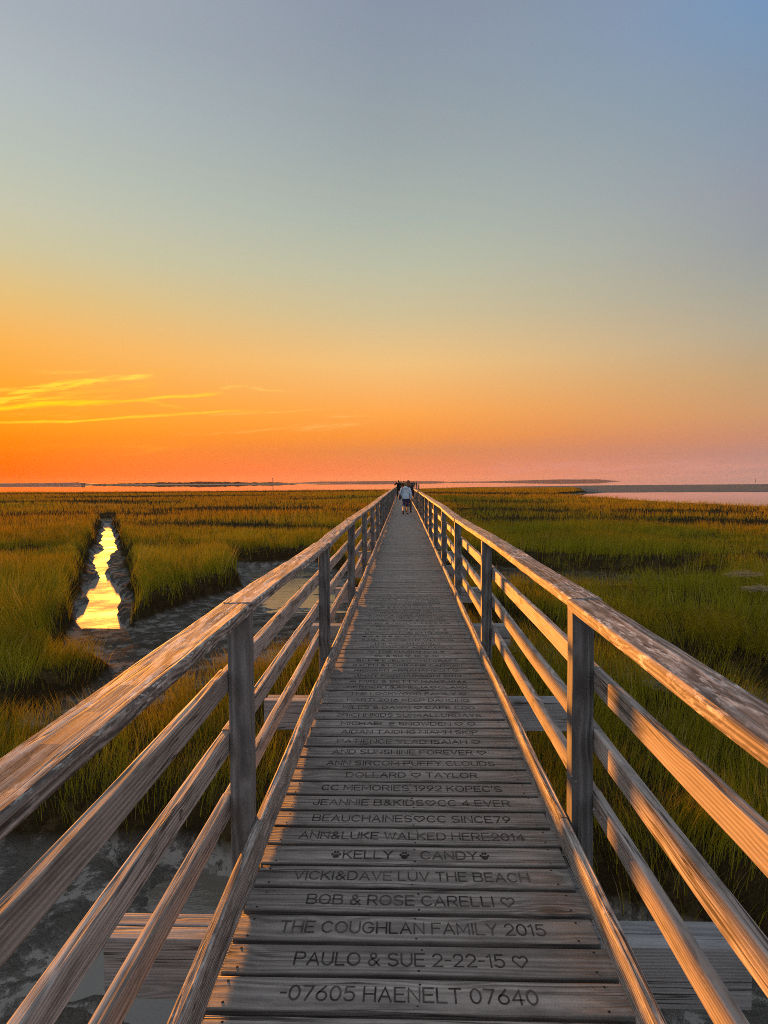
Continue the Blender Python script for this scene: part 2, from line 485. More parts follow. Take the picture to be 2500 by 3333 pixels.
PITCH = 0.1482
Y_FIRST = 1.826
Y_END = 139.5
XL, XR = -0.597, 0.652                         # inner faces of the two kerb boards
TEXTS = [  # words carved on each plank, nearest first, with the photo span of the line (pixels)
 ('-07605 HAENELT 07640', 905, 1738), ('PAULO & SUE 2-22-15 *', 953, 1708), ('THE COUGHLAN FAMILY 2015', 906, 1763), ('BOB & ROSE CARELLI *', 994, 1666),
 ('VICKI&DAVE LUV THE BEACH', 953, 1712), ('@KELLY @  CANDY@', 1073, 1586), ('ANN&LUKE WALKED HERE2014', 971, 1698), ('BEAUCHAINES*CC SINCE79', 1014, 1653),
 ('JEANNIE B&KIDS*CC 4 EVER', 1016, 1652), ("CC MEMORIES 1992 KOPEC'S", 1044, 1625), ('DOLLARD * TAYLOR', 1124, 1547), ('ANN SIRCOM PUFFY CLOUDS', 1061, 1603),
 ('AND SUNSHINE FOREVER *', 1080, 1576), ('PATIENCE VLAD ISAIAH *', 1095, 1558), ('AIDAN TAIDHG NIAMH SKIP', 1109, 1549), ('MICHAEL E.SNOWDEN * *', 1108, 1543),
 ('2RICHNKIDS SUN4ALLURDAYS', 1093, 1561), ('MILES & DAWN * CAPE COD', 1114, 1540), ('MARTI 2016 KEEP DANCING', 1128, 1523), ('THE LOCKWOOD FAMILY *', 1138, 1514),
 ('HERBERT&AMELIA*CLARK', 1128, 1519), ('~ MIKE & BETTY MAY7,1966', 1137, 1515), ('JIMMY FORMAGGIONI 2013', 1149, 1498), ('RICHARD ABRAHAMSON *', 1153, 1489),
 ('RALPH & LORRAINE CADMAN', 1147, 1500), ('BILL & EVELYN WHITCRAFT', 1160, 1487), ('EL & SD * 10-2-10', 1219, 1425), ("* THE MAXIMINO'S @", 1199, 1445),
 ('MARY CONLEY AND FAMILY', 1170, 1471), ('THE KELLER FAMILY', 1215, 1432), ('CARL & DOROTHY WILLIAMS', 1175, 1472), ('@ R & B @ BLACKWELL 2014', 1178, 1469),
 ('BYLION CONNIE ST HILAIRE', 1187, 1457), ('@ MAXIMUS D DEMPSEY @', 1191, 1452), ('* NONNA MARY *', 1223, 1411), ('LAURA & ZACH ZANFES 6.4.16', 1183, 1461),
 ('MICHAEL & MARK B KOSINSKI', 1187, 1454), ('RICHARD HENRY ROSINARI', 1201, 1443), ('GEORGE & DORIS AREHOLTIM', 1187, 1453), ('RED * JO BREVER', 1237, 1403),
 ('NORMAND VICTOR METHE', 1191, 1440), ('JEFF & SARAH 04.30.16 *', 1213, 1430), ('MELISSA & ROSELLE', 1227, 1405), ('IN MEMORY OF DAD BOB', 1201, 1430),
 ('J B McFARLAND IV 1950', 1235, 1425), ('ALICE & TOM BAILEY', 1215, 1425), ('THE FISHER FAMILY 2012', 1205, 1440), ('JANE & CARL RYAN', 1225, 1410),
]
def arc(cx, cy, rx, ry, a0, a1, n=10):
    return [(cx + rx * math.cos(math.radians(a0 + (a1 - a0) * i / n)), cy + ry * math.sin(math.radians(a0 + (a1 - a0) * i / n))) for i in range(n + 1)]
w_ = 0.8
G = {
 'A': (0.86, [[(0, 0), (.43, 1), (.86, 0)], [(.15, .34), (.71, .34)]]),
 'B': (0.8, [[(0, 0), (0, 1), (.5, 1)] + arc(.5, .77, .26, .23, 90, -90) + [(0, .54)], [(.5, .54)] + arc(.53, .27, .27, .27, 90, -90) + [(0, 0)]]),
 'C': (0.86, [arc(.45, .5, .45, .5, 42, 318, 16)]),
 'D': (0.86, [[(0, 0), (0, 1), (.38, 1)] + arc(.38, .5, .46, .5, 90, -90, 12) + [(0, 0)]]),
 'E': (0.7, [[(.7, 1), (0, 1), (0, 0), (.7, 0)], [(0, .52), (.6, .52)]]),
 'F': (0.7, [[(.7, 1), (0, 1), (0, 0)], [(0, .52), (.6, .52)]]),
 'G': (0.9, [arc(.45, .5, .45, .5, 42, 360, 16) + [(.5, .5)]]),
 'H': (0.8, [[(0, 0), (0, 1)], [(.8, 0), (.8, 1)], [(0, .5), (.8, .5)]]),
 'I': (0.06, [[(.03, 0), (.03, 1)]]),
 'J': (0.6, [[(.6, 1), (.6, .3)] + arc(.3, .3, .3, .3, 0, -180, 8)]),
 'K': (0.76, [[(0, 0), (0, 1)], [(.74, 1), (.02, .42)], [(.24, .6), (.76, 0)]]),
 'L': (0.64, [[(0, 1), (0, 0), (.64, 0)]]),
 'M': (0.96, [[(0, 0), (0, 1), (.48, .25), (.96, 1), (.96, 0)]]),
 'N': (0.8, [[(0, 0), (0, 1), (.8, 0), (.8, 1)]]),
 'O': (0.94, [arc(.47, .5, .47, .5, 90, 450, 20)]),
 'P': (0.76, [[(0, 0), (0, 1), (.48, 1)] + arc(.48, .74, .28, .26, 90, -90) + [(0, .48)]]),
 'R': (0.78, [[(0, 0), (0, 1), (.48, 1)] + arc(.48, .74, .28, .26, 90, -90) + [(0, .48)], [(.4, .47), (.78, 0)]]),
 'S': (0.76, [arc(.38, .75, .36, .25, 30, 270, 10) + arc(.38, .25, .37, .25, 90, -150, 10)]),
 'T': (0.78, [[(0, 1), (.78, 1)], [(.39, 1), (.39, 0)]]),
 'U': (0.8, [[(0, 1), (0, .36)] + arc(.4, .36, .4, .36, 180, 360, 10) + [(.8, 1)]]),
 'V': (0.82, [[(0, 1), (.41, 0), (.82, 1)]]),
 'W': (1.1, [[(0, 1), (.28, 0), (.55, .9), (.82, 0), (1.1, 1)]]),
 'X': (0.8, [[(0, 0), (.8, 1)], [(0, 1), (.8, 0)]]),
 'Y': (0.8, [[(0, 1), (.4, .48), (.8, 1)], [(.4, .48), (.4, 0)]]),
 'Z': (0.76, [[(0, 1), (.76, 1), (0, 0), (.76, 0)]]),
 '0': (0.72, [arc(.36, .5, .36, .5, 90, 450, 18)]),
 '1': (0.3, [[(0, .8), (.26, 1), (.26, 0)]]),
 '2': (0.72, [arc(.36, .7, .34, .3, 165, -35, 10) + [(0, 0), (.72, 0)]]),
 '3': (0.7, [arc(.35, .76, .31, .24, 150, -90, 8), arc(.35, .26, .35, .26, 90, -150, 10)]),
 '4': (0.76, [[(.56, 0), (.56, 1), (0, .28), (.76, .28)]]),
 '5': (0.72, [[(.66, 1), (.12, 1), (.06, .55)] + arc(.35, .32, .37, .32, 125, -150, 12)]),
 '6': (0.72, [[(.58, 1), (.1, .5)] + arc(.36, .31, .35, .31, 150, -210, 16)]),
 '7': (0.7, [[(0, 1), (.7, 1), (.2, 0)]]),
 '8': (0.7, [arc(.35, .76, .29, .24, -90, 270, 14), arc(.35, .26, .35, .26, 90, 450, 14)]),
 '9': (0.72, [[(.14, 0), (.62, .5)] + arc(.36, .69, .35, .31, -30, 330, 16)]),
 '&': (0.86, [[(.86, 0), (.2, .68)] + arc(.39, .8, .22, .2, 215, -60, 8) + [(.12, .42)] + arc(.33, .23, .3, .23, 150, 290, 6) + [(.8, .46)]]),
 '-': (0.36, [[(0, .48), (.36, .48)]]),
 '.': (0.1, [[(0, .0), (.1, .0)]]),
 ',': (0.12, [[(.1, .06), (0, -.14)]]),
 "'": (0.06, [[(.03, 1), (.03, .76)]]),
 '*': (1.15, [[(.575, 0)] + arc(.30, .62, .28, .30, 200, 30, 9) + arc(.85, .62, .28, .30, 150, -20, 9) + [(.575, 0)]]),
 '@': (0.9, [arc(.45, .25, .25, .2, 90, 450, 8), arc(.45, .25, .1, .09, 90, 450, 6), arc(.1, .5, .055, .09, 90, 450, 6), arc(.32, .78, .055, .1, 90, 450, 6), arc(.58, .78, .055, .1, 90, 450, 6), arc(.8, .5, .055, .09, 90, 450, 6)]),
 '~': (1.0, [arc(.5, .12, .5, .6, 180, 0, 10) + [(0, .12)], arc(.5, .12, .26, .36, 180, 0, 8)]),
 'c': (0.7, [arc(.36, .4, .36, .4, 45, 315, 12)]),
}
def carve(text, x0, x1, h, sw):
    """carved letters as flat grooves in the XY plane; returns verts, faces"""
    sp = 0.27
    adv = 0.0
    items = []
    for ch in text:
        if ch == ' ': adv += 0.42; continue
        gw, strokes = G.get(ch, G['O'])
        items.append((ch, adv, strokes)); adv += gw + sp
    adv -= sp
    sx = (x1 - x0) / adv
    groups = {}
    lvl = 0; run = 0
    for ch, a0, strokes in items:
        nm = {'*': 'heart', '@': 'paw_print', '~': 'shell'}.get(ch, 'lettering')
        run += nm != 'lettering'
        V, F = groups.setdefault((nm, run), ([], []))
        for st in strokes:
            pts = [Vector((x0 + (a0 + p[0]) * sx, (p[1] - 0.5) * h)) for p in st]
            q = [pts[0]]
            for p in pts[1:]:
                if (p - q[-1]).length > 1e-4: q.append(p)
            pts = q
            n = len(pts)
            closed = (pts[0] - pts[-1]).length < 1e-3
            z = (lvl % 3) * 0.0002; lvl += 1
            b = len(V)
            for i in range(n):
                if closed and i in (0, n - 1): t0, t1 = pts[-1] - pts[-2], pts[1] - pts[0]
                else:
                    t0 = pts[i] - pts[i - 1] if i > 0 else pts[1] - pts[0]
                    t1 = pts[i + 1] - pts[i] if i < n - 1 else pts[i] - pts[i - 1]
                t0 = t0.normalized(); t1 = t1.normalized()
                n0 = Vector((-t0.y, t0.x)); n1 = Vector((-t1.y, t1.x))
                m = n0 + n1
                m = m.normalized() if m.length > 1e-3 else n0
                sc = min(1.8, 1.0 / max(0.45, m.dot(n0)))
                p = pts[i]
                if not closed and i == 0: p = p - t1 * sw * 0.5
                if not closed and i == n - 1: p = p + t0 * sw * 0.5
                o_ = m * sw * 0.5 * sc
                V.append((p.x + o_.x, p.y + o_.y, z)); V.append((p.x - o_.x, p.y - o_.y, z))
            for i in range(n - 1):
                F.append((b + 2 * i, b + 2 * i + 1, b + 2 * i + 3, b + 2 * i + 2))
    return [(q[0], v[0], v[1]) for q, v in groups.items()]

# deck planks: the nearest hundred are parts, the rest one part
K0 = -3
far = ([], [])
nk = int((Y_END - Y_FIRST) / PITCH)
for kx in range(K0, nk):
    yc = Y_FIRST + PITCH * (kx + 0.5)
    wd = PITCH - 0.018 + random.uniform(-0.002, 0.002)
    sk = random.uniform(-0.0018, 0.0018)
    dz = random.uniform(-0.002, 0.002)
    xa, xb = XL - 0.005 + random.uniform(-.012, .006), XR + 0.015 + random.uniform(-.01, .014)
    if kx - K0 < 100:
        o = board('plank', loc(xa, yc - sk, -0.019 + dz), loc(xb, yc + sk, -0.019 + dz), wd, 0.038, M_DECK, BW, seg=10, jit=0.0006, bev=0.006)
        nl = ([], [])
        L = xb - xa
        for (fx, jy) in ((0.055, -.045), (0.05, .042), (L / 2, -.047), (L / 2 + .004, .044), (L - .06, -.043), (L - .055, .046)):
            disc(nl, (fx + random.uniform(-.012, .012), jy + random.uniform(-.006, .006), 0.0186), 0.005, 0.0012, 'z', 7)
        bm = bmesh.new(); bm.from_mesh(o.data)
        o.data.materials.append(M_NAIL)
        nv = [bm.verts.new(v) for v in nl[0]]
        for f_ in nl[1]:
            bm.faces.new([nv[q] for q in f_]).material_index = 1
        bm.to_mesh(o.data); bm.free()
        if 0 <= kx < len(TEXTS):
            t, pa, pb = TEXTS[kx]
            f = (yc * 0.9989 + EYE * 0.0463) / FOC
            x0, x1 = (pa - 1315) * f + 0.0, (pb - 1315) * f
            for nm, V, F in carve(t, x0 - xa, x1 - xa, 0.054, 0.0056):
                lo = obj(nm, V, F, M_CARVE, o)
                lo.location = (0, 0, 0.0204)
    else:
        board_world(far, loc(xa, yc - sk, -0.019 + dz), loc(xb, yc + sk, -0.019 + dz), wd, 0.038)
fo = obj('decking', far[0], far[1], M_DECKFAR, BW)
fo['kind'] = 'stuff'

# stringers under the deck
for xs in (XL - 0.018, 0.03, XR + 0.018):
    pts = [(-1.0), 3, 8, 13, 23, 40, 55, 70, 100, 139]
    acc = ([], [])
    for ya, yb in zip(pts[:-1], pts[1:]):
        board_world(acc, loc(xs, ya, -0.134), loc(xs, yb, -0.134), 0.045, 0.186)
    obj('stringer', acc[0], acc[1], M_BEAM, BW)

# railings
NSEC = 50
def post_y(i, s): return (2.57 + 2.80 * i if s < 0 else 2.63 + 3.05 * i) + 0.0445   # centre of post i
CAPW, CAPT, CAPZ = 0.135, 0.044, 1.085
sides = {-1: dict(face=XL - 0.04, ), 1: dict(face=XR + 0.04)}
jr = random.Random(3)
zcap = {s: [jr.uniform(-0.014, 0.014) for _ in range(NSEC + 3)] for s in (-1, 1)}
zcap[-1][0] = -0.035; zcap[-1][1] = 0.0; zcap[-1][2] = -0.018; zcap[-1][3] = 0.012
zcap[1][0] = -0.01; zcap[1][1] = 0.004; zcap[1][2] = 0.012; zcap[1][3] = -0.012
farrail = ([], [])
nrail = 0
for i in range(-1, NSEC):
    for s in (-1, 1):
        ya, yb = post_y(i, s), post_y(i + 1, s)
        if yb > 140.5: continue
        fx = sides[s]['face']                       # inner face of the posts
        px = fx + s * 0.0445
        seg = 16 if i < 3 else (8 if i < 10 else 3)
        # cap rail lies on the posts
        cx = fx + s * (CAPW / 2 - 0.004)
        za, zb = CAPZ + zcap[s][i + 1] - CAPT / 2, CAPZ + zcap[s][i + 2] - CAPT / 2
        dxa, dxb = jr.uniform(-.006, .006), jr.uniform(-.006, .006)
        board('cap_rail', loc(cx + dxa, ya, za), loc(cx + dxb, yb, zb), CAPW + jr.uniform(-.003, .003), CAPT, M_CAP, BW, seg=seg, jit=0.0022 if i < 6 else 0.004, bev=0.009, gap=0.0015, bow=jr.uniform(-.008, .008), rough_top=0.0012)
        # kerb board on the inner face of the posts
        kx_ = (XL - 0.02) if s < 0 else (XR + 0.02)
        KZ, KH = (0.084, 0.156) if s < 0 else (0.096, 0.112)
        jz = [jr.uniform(-.006, .006) for _ in range(2)]
        board('kerb_board', loc(kx_ + jr.uniform(-.004, .004), ya + jr.uniform(-.01, .01), KZ + jz[0]), loc(kx_ + jr.uniform(-.004, .004), yb + jr.uniform(-.01, .01), KZ + jz[1]), 0.038, KH, M_KERB, BW, seg=seg, jit=0.0028 if i < 6 else 0.004, bev=0.009, gap=0.002, bow=jr.uniform(-.006, .006), rough_top=0.001)
        # three rails on the outer face of the posts
        rx = fx + s * (0.089 + 0.0195)
        for zt in (0.808, 0.552, 0.284):
            z0, z1 = zt - 0.046 + jr.uniform(-.006, .006), zt - 0.046 + jr.uniform(-.006, .006)
            if nrail < 96:
                rl_ = board('rail', loc(rx, ya - 0.02, z0), loc(rx, yb - 0.02, z1), 0.038, 0.092, M_RAIL, BW, seg=seg, jit=0.0016, bev=0.006, gap=0.0025, bow=jr.uniform(-.006, .006))
                if i == -1 and s == -1 and abs(zt - 0.552) < 1e-6:
                    for nm, V, F in carve('D', 0, 0.022, 0.026, 0.0045):
                        lo = obj(nm, [(2.01 - ya + v[0], -0.0206, v[1] + 0.003) for v in V], F, M_CARVE, rl_)
                nrail += 1
            else:
                board_world(farrail, loc(rx, ya, z0), loc(rx, yb, z1), 0.038, 0.092)
fr = obj('distant_rail', farrail[0], farrail[1], M_RAIL, BW)
fr['kind'] = 'stuff'
BEAM_T = -0.23
for i in range(-1, NSEC + 1):
    for s in (-1, 1):
        y = post_y(i, s)
        if y > 140.5: continue
        fx = sides[s]['face']
        top = CAPZ + zcap[s][i + 1] - CAPT - 0.001
        px = fx + s * 0.0445
        lean = jr.uniform(-.006, .006)
        p = board('post', loc(px + lean, y, BEAM_T + 0.002), loc(px, y, top), 0.089, 0.089, M_POST, BW, seg=6, jit=0.0012, bev=0.005, up=(0, -1, 0))
        if i < 5:
            for zz in (0.765, 0.725, 0.515, 0.47, 0.26, 0.215):
                acc = ([], [])
                w = loc(fx - s * 0.0012, y + jr.uniform(-.02, .02), zz + jr.uniform(-.006, .006))
                disc(acc, w, 0.0065, 0.003, '-x' if s > 0 else 'x', 8)
                bo = obj('screw_head', acc[0], acc[1], M_STEEL, p)
                bo.matrix_parent_inverse = p.matrix_local.inverted()
    # pair of timbers across, carrying the stringers and posts
    yb = 2.43 + 2.78 * i
    y = yb + 0.10
    zc_ = BEAM_T - 0.124
    if i < 30:
        bm_acc = ([], [])
        l0, l1 = -1.19 + jr.uniform(-.02, .02), 1.32 + jr.uniform(-.02, .02)
        b1 = board('beam', loc(l0, yb + 0.039, zc_), loc(l1, yb + 0.039, zc_), 0.076, 0.248, M_BEAM, BW, seg=8, jit=0.001, bev=0.006)
        b2 = board('beam', loc(l0 + .01, yb + 0.039 + 0.081, zc_ - .002), loc(l1 - .012, yb + 0.039 + 0.081, zc_ - .002), 0.076, 0.248, M_BEAM, BW, seg=8, jit=0.001, bev=0.006)
        if i < 4:
            for bx in (l0 + 0.21, l1 - 0.21):
                acc = ([], [])
                disc(acc, loc(bx, yb + 0.0, zc_ + 0.055), 0.019, 0.004, 'y', 10)
                disc(acc, loc(bx, yb - 0.004, zc_ + 0.055), 0.010, 0.010, 'y', 6)
                bo = obj('bolt', acc[0], acc[1], M_STEEL, b1)
                bo.matrix_parent_inverse = b1.matrix_local.inverted()
        for bx in (-0.42, 0.48):
            board('pile', loc(bx, y - 0.02, -3.2), loc(bx, y - 0.02, BEAM_T - 0.252), 0.16, 0.16, M_POST, BW, seg=3, jit=0.002, bev=0.04, up=(0, -1, 0))

# ------------------------------------------------------------------ ground plan
ZM, ZC, ZW = -1.35, -2.06, -2.10               # marsh top, channel floor, water level
P = lambda dx, dy, z=ZC: at_plane(dx, dy, z)
DITCH = [(-6.3, 12.6), P(222, 1355), P(228, 1220), P(231, 1130), ]
DITCH = [(-6.2, 12.4)] + DITCH[1:]
CREEK = [(-22, 4.2), (-8.0, 7.7), (-5.3, 8.5), (-4.7, 10.2), (-5.1, 12.6), (-3.2, 15.6), (-1.0, 16.8), (0.6, 15.4), (2.2, 12.6), (4.2, 10.5), (6.4, 8.8), (13, 6.0), (30, 1)]
BASIN = [P(500, 1222), P(690, 1215), P(760, 1250), P(800, 1330), (-0.4, 13.0), (-1.2, 12.0), (-2.0, 11.2), (-2.8, 10.0), (-3.4, 8.8), (-4.4, 8.0), (-5.4, 9.5), (-5.5, 11.4), (-6.2, 12.4), P(265, 1357), P(505, 1278)]
SIDE = [P(505, 1222), P(400, 1213), P(262, 1213)]
NEAR = [(-30, -20), (-30, 2.5), (-9.0, 5.6), (-4.6, 6.2), (-2.2, 6.2), (-1.1, 5.7), (0.2, 6.1), (1.5, 5.6), (2.3, 5.0), (3.0, 4.5), (6, 1.8), (12, -20)]
HOLLOWS = [  # sloughs in the marsh: points, half width, depth
 ([P(1030, 1212, ZM), P(1120, 1226, ZM), P(1230, 1228, ZM), P(1330, 1222, ZM)], 3.0, 0.95),
 ([P(1330, 1215, ZM), P(1500, 1204, ZM), P(1720, 1208, ZM)], 1.6, 0.5),
 ([P(1110, 1123, ZM), P(1250, 1124, ZM), P(1400, 1127, ZM), P(1520, 1125, ZM), P(1720, 1134, ZM)], 3.6, 1.0),
 ([P(1420, 1108, ZM), P(1560, 1106, ZM)], 4.0, 0.7),
 ([P(740, 1144, ZM), P(600, 1141, ZM), P(420, 1139, ZM), P(300, 1136, ZM)], 2.6, 0.9),
 ([P(455, 1101, ZM), P(590, 1099, ZM)], 6.0, 1.0),
 ([P(590, 1099, ZM), P(780, 1104, ZM)], 2.5, 0.6),
 ([P(-60, 1118, ZM), P(60, 1114, ZM), P(215, 1111, ZM), P(330, 1112, ZM)], 3.2, 0.9),
 ([P(-40, 1086, ZM), P(160, 1084, ZM), P(300, 1087, ZM)], 7.0, 0.9),
 ([P(210, 1074, ZM), P(520, 1071, ZM)], 11.0, 0.9),
 ([P(-20, 1068, ZM), P(300, 1065, ZM)], 13.0, 0.9),
 ([P(450, 1063, ZM), P(760, 1061, ZM)], 15.0, 0.9),
 ([P(640, 1079, ZM), P(830, 1074, ZM)], 6.0, 0.8),
 ([P(900, 1065, ZM), P(1140, 1067, ZM)], 13.0, 1.0),
 ([P(980, 1084, ZM), P(1140, 1086, ZM)], 5.0, 0.7),
 ([P(1020, 1101, ZM), P(1190, 1105, ZM)], 3.4, 0.6),
 ([P(-100, 1200, ZM), P(60, 1190, ZM)], 1.2, 0.4),
]
TE = [(-0.9, 240), (-0.4, 235), (0.0, 260), (0.10, 330), (0.262, 300), (0.275, 205), (0.268, 185), (0.235, 172), (0.262, 128), (0.33, 108), (0.42, 88), (0.57, 72), (0.75, 62), (1.1, 48)]
MARSH = [(-400, -60)] + [(t * y, y) for t, y in TE] + [(300, -60)]
TIDE = [(0.262 * 180, 180)] + [(t * y, y) for t, y in ((0.30, 128), (0.42, 94), (0.57, 76), (0.9, 62), (1.6, 50))] + [(t * y, y) for t, y in ((1.6, 150), (0.9, 190), (0.57, 200), (0.40, 206), (0.32, 205))]

SPIT = [P(1150, 1060, -2.0), P(1240, 1063.5, -2.0), P(1325, 1064.5, -2.0)]

def chan(x, y):
    """signed distance to the nearest channel edge (negative inside)"""
    wob = fbm(x, y, 2.2, 2, 3) * 0.42
    d = d_polyline(x, y, DITCH) - np.interp(y, [12, 30, 50, 62], [1.0, 1.0, 0.85, 0.45])
    yy = np.clip(y, 0, 60)
    d = np.minimum(d, d_polyline(x, y, CREEK) - 0.85 - 0.5 * sstep(0.8, 2.5, x))
    d = np.minimum(d, d_poly(x, y, BASIN))
    d = np.minimum(d, d_polyline(x, y, SIDE) - 0.75)
    d = np.minimum(d, d_poly(x, y, NEAR))
    return d + wob

def marsh_mask(x, y):
    return d_poly(x, y, MARSH) + fbm(x, y, 14, 6, 3) * 7.0 * sstep(40, 110, np.hypot(x, y))

def hollow(x, y):
    h = np.zeros(x.shape)
    wob = fbm(x, y, 4.0, 9, 3) * 3.0
    for pts, hw, dep in HOLLOWS:
        d = d_polyline(x, y, pts) + wob
        h = np.maximum(h, dep * (1 - sstep(hw * 0.6, hw * 1.1, d)))
    return h

def front(x, y):
    return (1 - sstep(-0.9, -0.2, x)) * (1 - sstep(11.0, 12.5, y)) * sstep(-7.5, -6.0, x) + 0.9 * sstep(0.5, 1.0, x) * (1 - sstep(7.6, 9.2, y + 0.42 * (x - 4)))

def ground(x, y):
    c = chan(x, y)
    mm = marsh_mask(x, y)
    top = ZM + fbm(x, y, 9, 1, 3) * 0.22 - np.minimum(hollow(x, y), 0.58) - 0.16 * front(x, y)
    floor = np.where(y > 7.5, -1.95 + fbm(x, y, 1.6, 4, 4) * 0.10, ZC + fbm(x, y, 1.6, 4, 4) * 0.20) + fbm(x, y, 0.4, 8, 3) * 0.06
    # the ditch and the basin hold water, the near flat is mostly mud
    sh = fbm(y, y * 0, 6.0, 61, 2) * 0.9 + fbm(y, y * 0, 1.6, 63, 2) * 0.55
    ww = np.interp(y, [15, 18, 22, 25.5, 28, 33, 60], [0.62, 0.52, 0.5, 0.16, 0.36, 0.5, 0.6])
    wet = (1 - sstep(-0.1, 0.12, d_polyline(x + sh, y, DITCH) - ww + fbm(x, y, 0.5, 65, 2) * 0.3)) * sstep(15.3, 15.6, y)
    floor = floor - 0.34 * wet
    bas = 1 - sstep(-1.0, 0.2, d_poly(x, y, [P(500, 1222), P(690, 1215), P(760, 1250), P(810, 1330), P(640, 1330), P(520, 1340), P(505, 1278)]))
    rip = fbm(x * 0.55, y * 1.6, 0.6, 21, 3) * 0.16
    floor = floor * (1 - bas) + bas * (ZW - 0.028 + rip * 1.25)
    out = 1 - sstep(15.0, 15.6, y)
    t = sstep(-0.28, 0.12, c)
    z = floor * (1 - t) + top * t
    # tidal flats and sea bed beyond the marsh
    r = np.hypot(x, y)
    flat = -2.02 + fbm(x, y * 3, 60, 12, 3) * 0.05
    flat = flat - 0.9 * (1 - sstep(-1.5, 2.5, d_poly(x, y, TIDE)))
    sea = np.where(x > 0.0 * y, 520.0, 262.0)
    sea = np.interp(x / np.maximum(y, 1), [-0.3, -0.02, 0.06, 0.3, 0.8], [262, 275, 420, 560, 640])
    flat = flat - 1.2 * sstep(0.97, 1.03, y / sea)
    spit = d_polyline(x, y, SPIT)
    flat = flat + (0.16 + fbm(x, y, 6, 71, 3) * 0.25) * (1 - sstep(2.0, 9.0, spit))
    m = sstep(-0.6, 0.6, mm) * np.where(r > 30, 1, 0)
    return z * (1 - m) + flat * m

def graded(stops):
    out = [stops[0][0]]
    for (a0, s0), (a1, s1) in zip(stops[:-1], stops[1:]):
        x = out[-1]
        while x < a1 - 1e-6:
            f = (x - a0) / (a1 - a0)
            x = min(a1, x + s0 + (s1 - s0) * f)
            out.append(x)
    return np.array(out)
gx = graded([(0, .11), (9, .13), (16, .35), (45, .5), (120, 4), (500, 30), (8600, 1300)])
gx = np.concatenate([-gx[:0:-1], gx])
gy = graded([(-60, 8), (-6, .6), (2, .12), (30, .14), (50, .4), (90, .8), (260, 3), (700, 12), (8800, 1300)])
XX, YY = np.meshgrid(gx, gy)
ZZ = ground(XX.ravel(), YY.ravel())
co = np.stack([XX.ravel(), YY.ravel(), ZZ], 1)
ny, nx = XX.shape
idx = np.arange(ny * nx).reshape(ny, nx)
quads = np.stack([idx[:-1, :-1].ravel(), idx[:-1, 1:].ravel(), idx[1:, 1:].ravel(), idx[1:, :-1].ravel()], 1)

m, k, out = new_mat('marsh mud')
geo = k.n('ShaderNodeNewGeometry')
pos = geo.outputs['Position']
sz = k.n('ShaderNodeSeparateXYZ'); k.l(pos, sz.inputs[0])
n1 = k.noise(pos, 1.6, 5, 0.6); n2 = k.noise(pos, 14, 5, 0.65); n3 = k.noise(pos, 60, 3, 0.6)
mud = k.mix(n2, (0.13, 0.128, 0.118, 1), (0.23, 0.226, 0.208, 1))
wv = k.n('ShaderNodeTexNoise'); k.l(pos, wv.inputs['Vector']); wv.inputs['Scale'].default_value = 2.5; wv.inputs['Detail'].default_value = 3
pw = k.vmath('ADD', pos, k.vmath('MULTIPLY', k.vmath('SUBTRACT', wv.outputs['Color'], (0.5, 0.5, 0.5)), (0.3, 0.3, 0)))
clod = k.maprange(k.noise(pw, 2.1, 7, 0.74), 0.46, 0.56)
mud = k.mix(k.math('MULTIPLY', clod, 0.8), mud, k.mix(n3, (0.03, 0.029, 0.025, 1), (0.11, 0.105, 0.09, 1)))
weed = k.maprange(k.noise(k.vmath('MULTIPLY', pw, (1, 1.6, 1)), 3.6, 5, 0.7), 0.56, 0.62)
mud = k.mix(k.math('MULTIPLY', weed, 0.4), mud, (0.03, 0.03, 0.02, 1))
thatch = k.mix(n2, (0.02, 0.016, 0.009, 1), (0.06, 0.045, 0.02, 1))
up = k.maprange(sz.outputs[2], -2.0, -1.86)
colr = k.mix(up, mud, thatch)
rough = k.math('ADD', 0.5, k.math('MULTIPLY', n2, 0.45))
rough = k.math('MAXIMUM', rough, k.math('MULTIPLY', up, 0.9))
bp = k.n('ShaderNodeBump'); bp.inputs['Strength'].default_value = 1.0; bp.inputs['Distance'].default_value = 0.05
k.l(k.math('MULTIPLY', k.math('ADD', 0.12, clod), k.math('ADD', n2, k.math('MULTIPLY', n3, 0.5))), bp.inputs['Height'])
principled(k, out, colr, rough, 0.0, bp.outputs[0])
M_MUD = m
GROUND = big_mesh('ground', co, quads, np.zeros((0, 3), int), M_MUD, smooth=True)
tag(GROUND, 'dark wet mud and peat of the salt marsh and tidal flats', 'ground', kind='structure')

# ------------------------------------------------------------------ water
m, k, out = new_mat('tidal water')
pos = k.n('ShaderNodeNewGeometry').outputs['Position']
ruf = k.n('ShaderNodeAttribute', attribute_name='ruffle').outputs['Fac']
calm = k.n('ShaderNodeAttribute', attribute_name='calm').outputs['Fac']
WROUGH = k.math('SUBTRACT', k.math('ADD', 0.11, k.math('MULTIPLY', ruf, k.maprange(k.noise(k.vmath('MULTIPLY', pos, (0.8, 0.5, 1)), 1.0, 4), 0.36, 0.64, 0.48, 0.74))), k.math('MULTIPLY', calm, 0.07))
r1 = k.noise(k.vmath('MULTIPLY', pos, (1.0, 2.2, 1)), 2.2, 4, 0.6)
r2 = k.noise(k.vmath('MULTIPLY', pos, (1.0, 1.5, 1)), 16, 3, 0.55)
bp = k.n('ShaderNodeBump'); bp.inputs['Strength'].default_value = 1.0; bp.inputs['Distance'].default_value = 0.014
k.l(k.math('MULTIPLY', k.math('SUBTRACT', 1.0, k.math('MULTIPLY', calm, 0.94)), k.math('ADD', k.math('MULTIPLY', r1, 1.0), k.math('MULTIPLY', r2, 0.16))), bp.inputs['Height'])
b = principled(k, out, (0.11, 0.105, 0.09, 1), WROUGH, 0.5, bp.outputs[0])
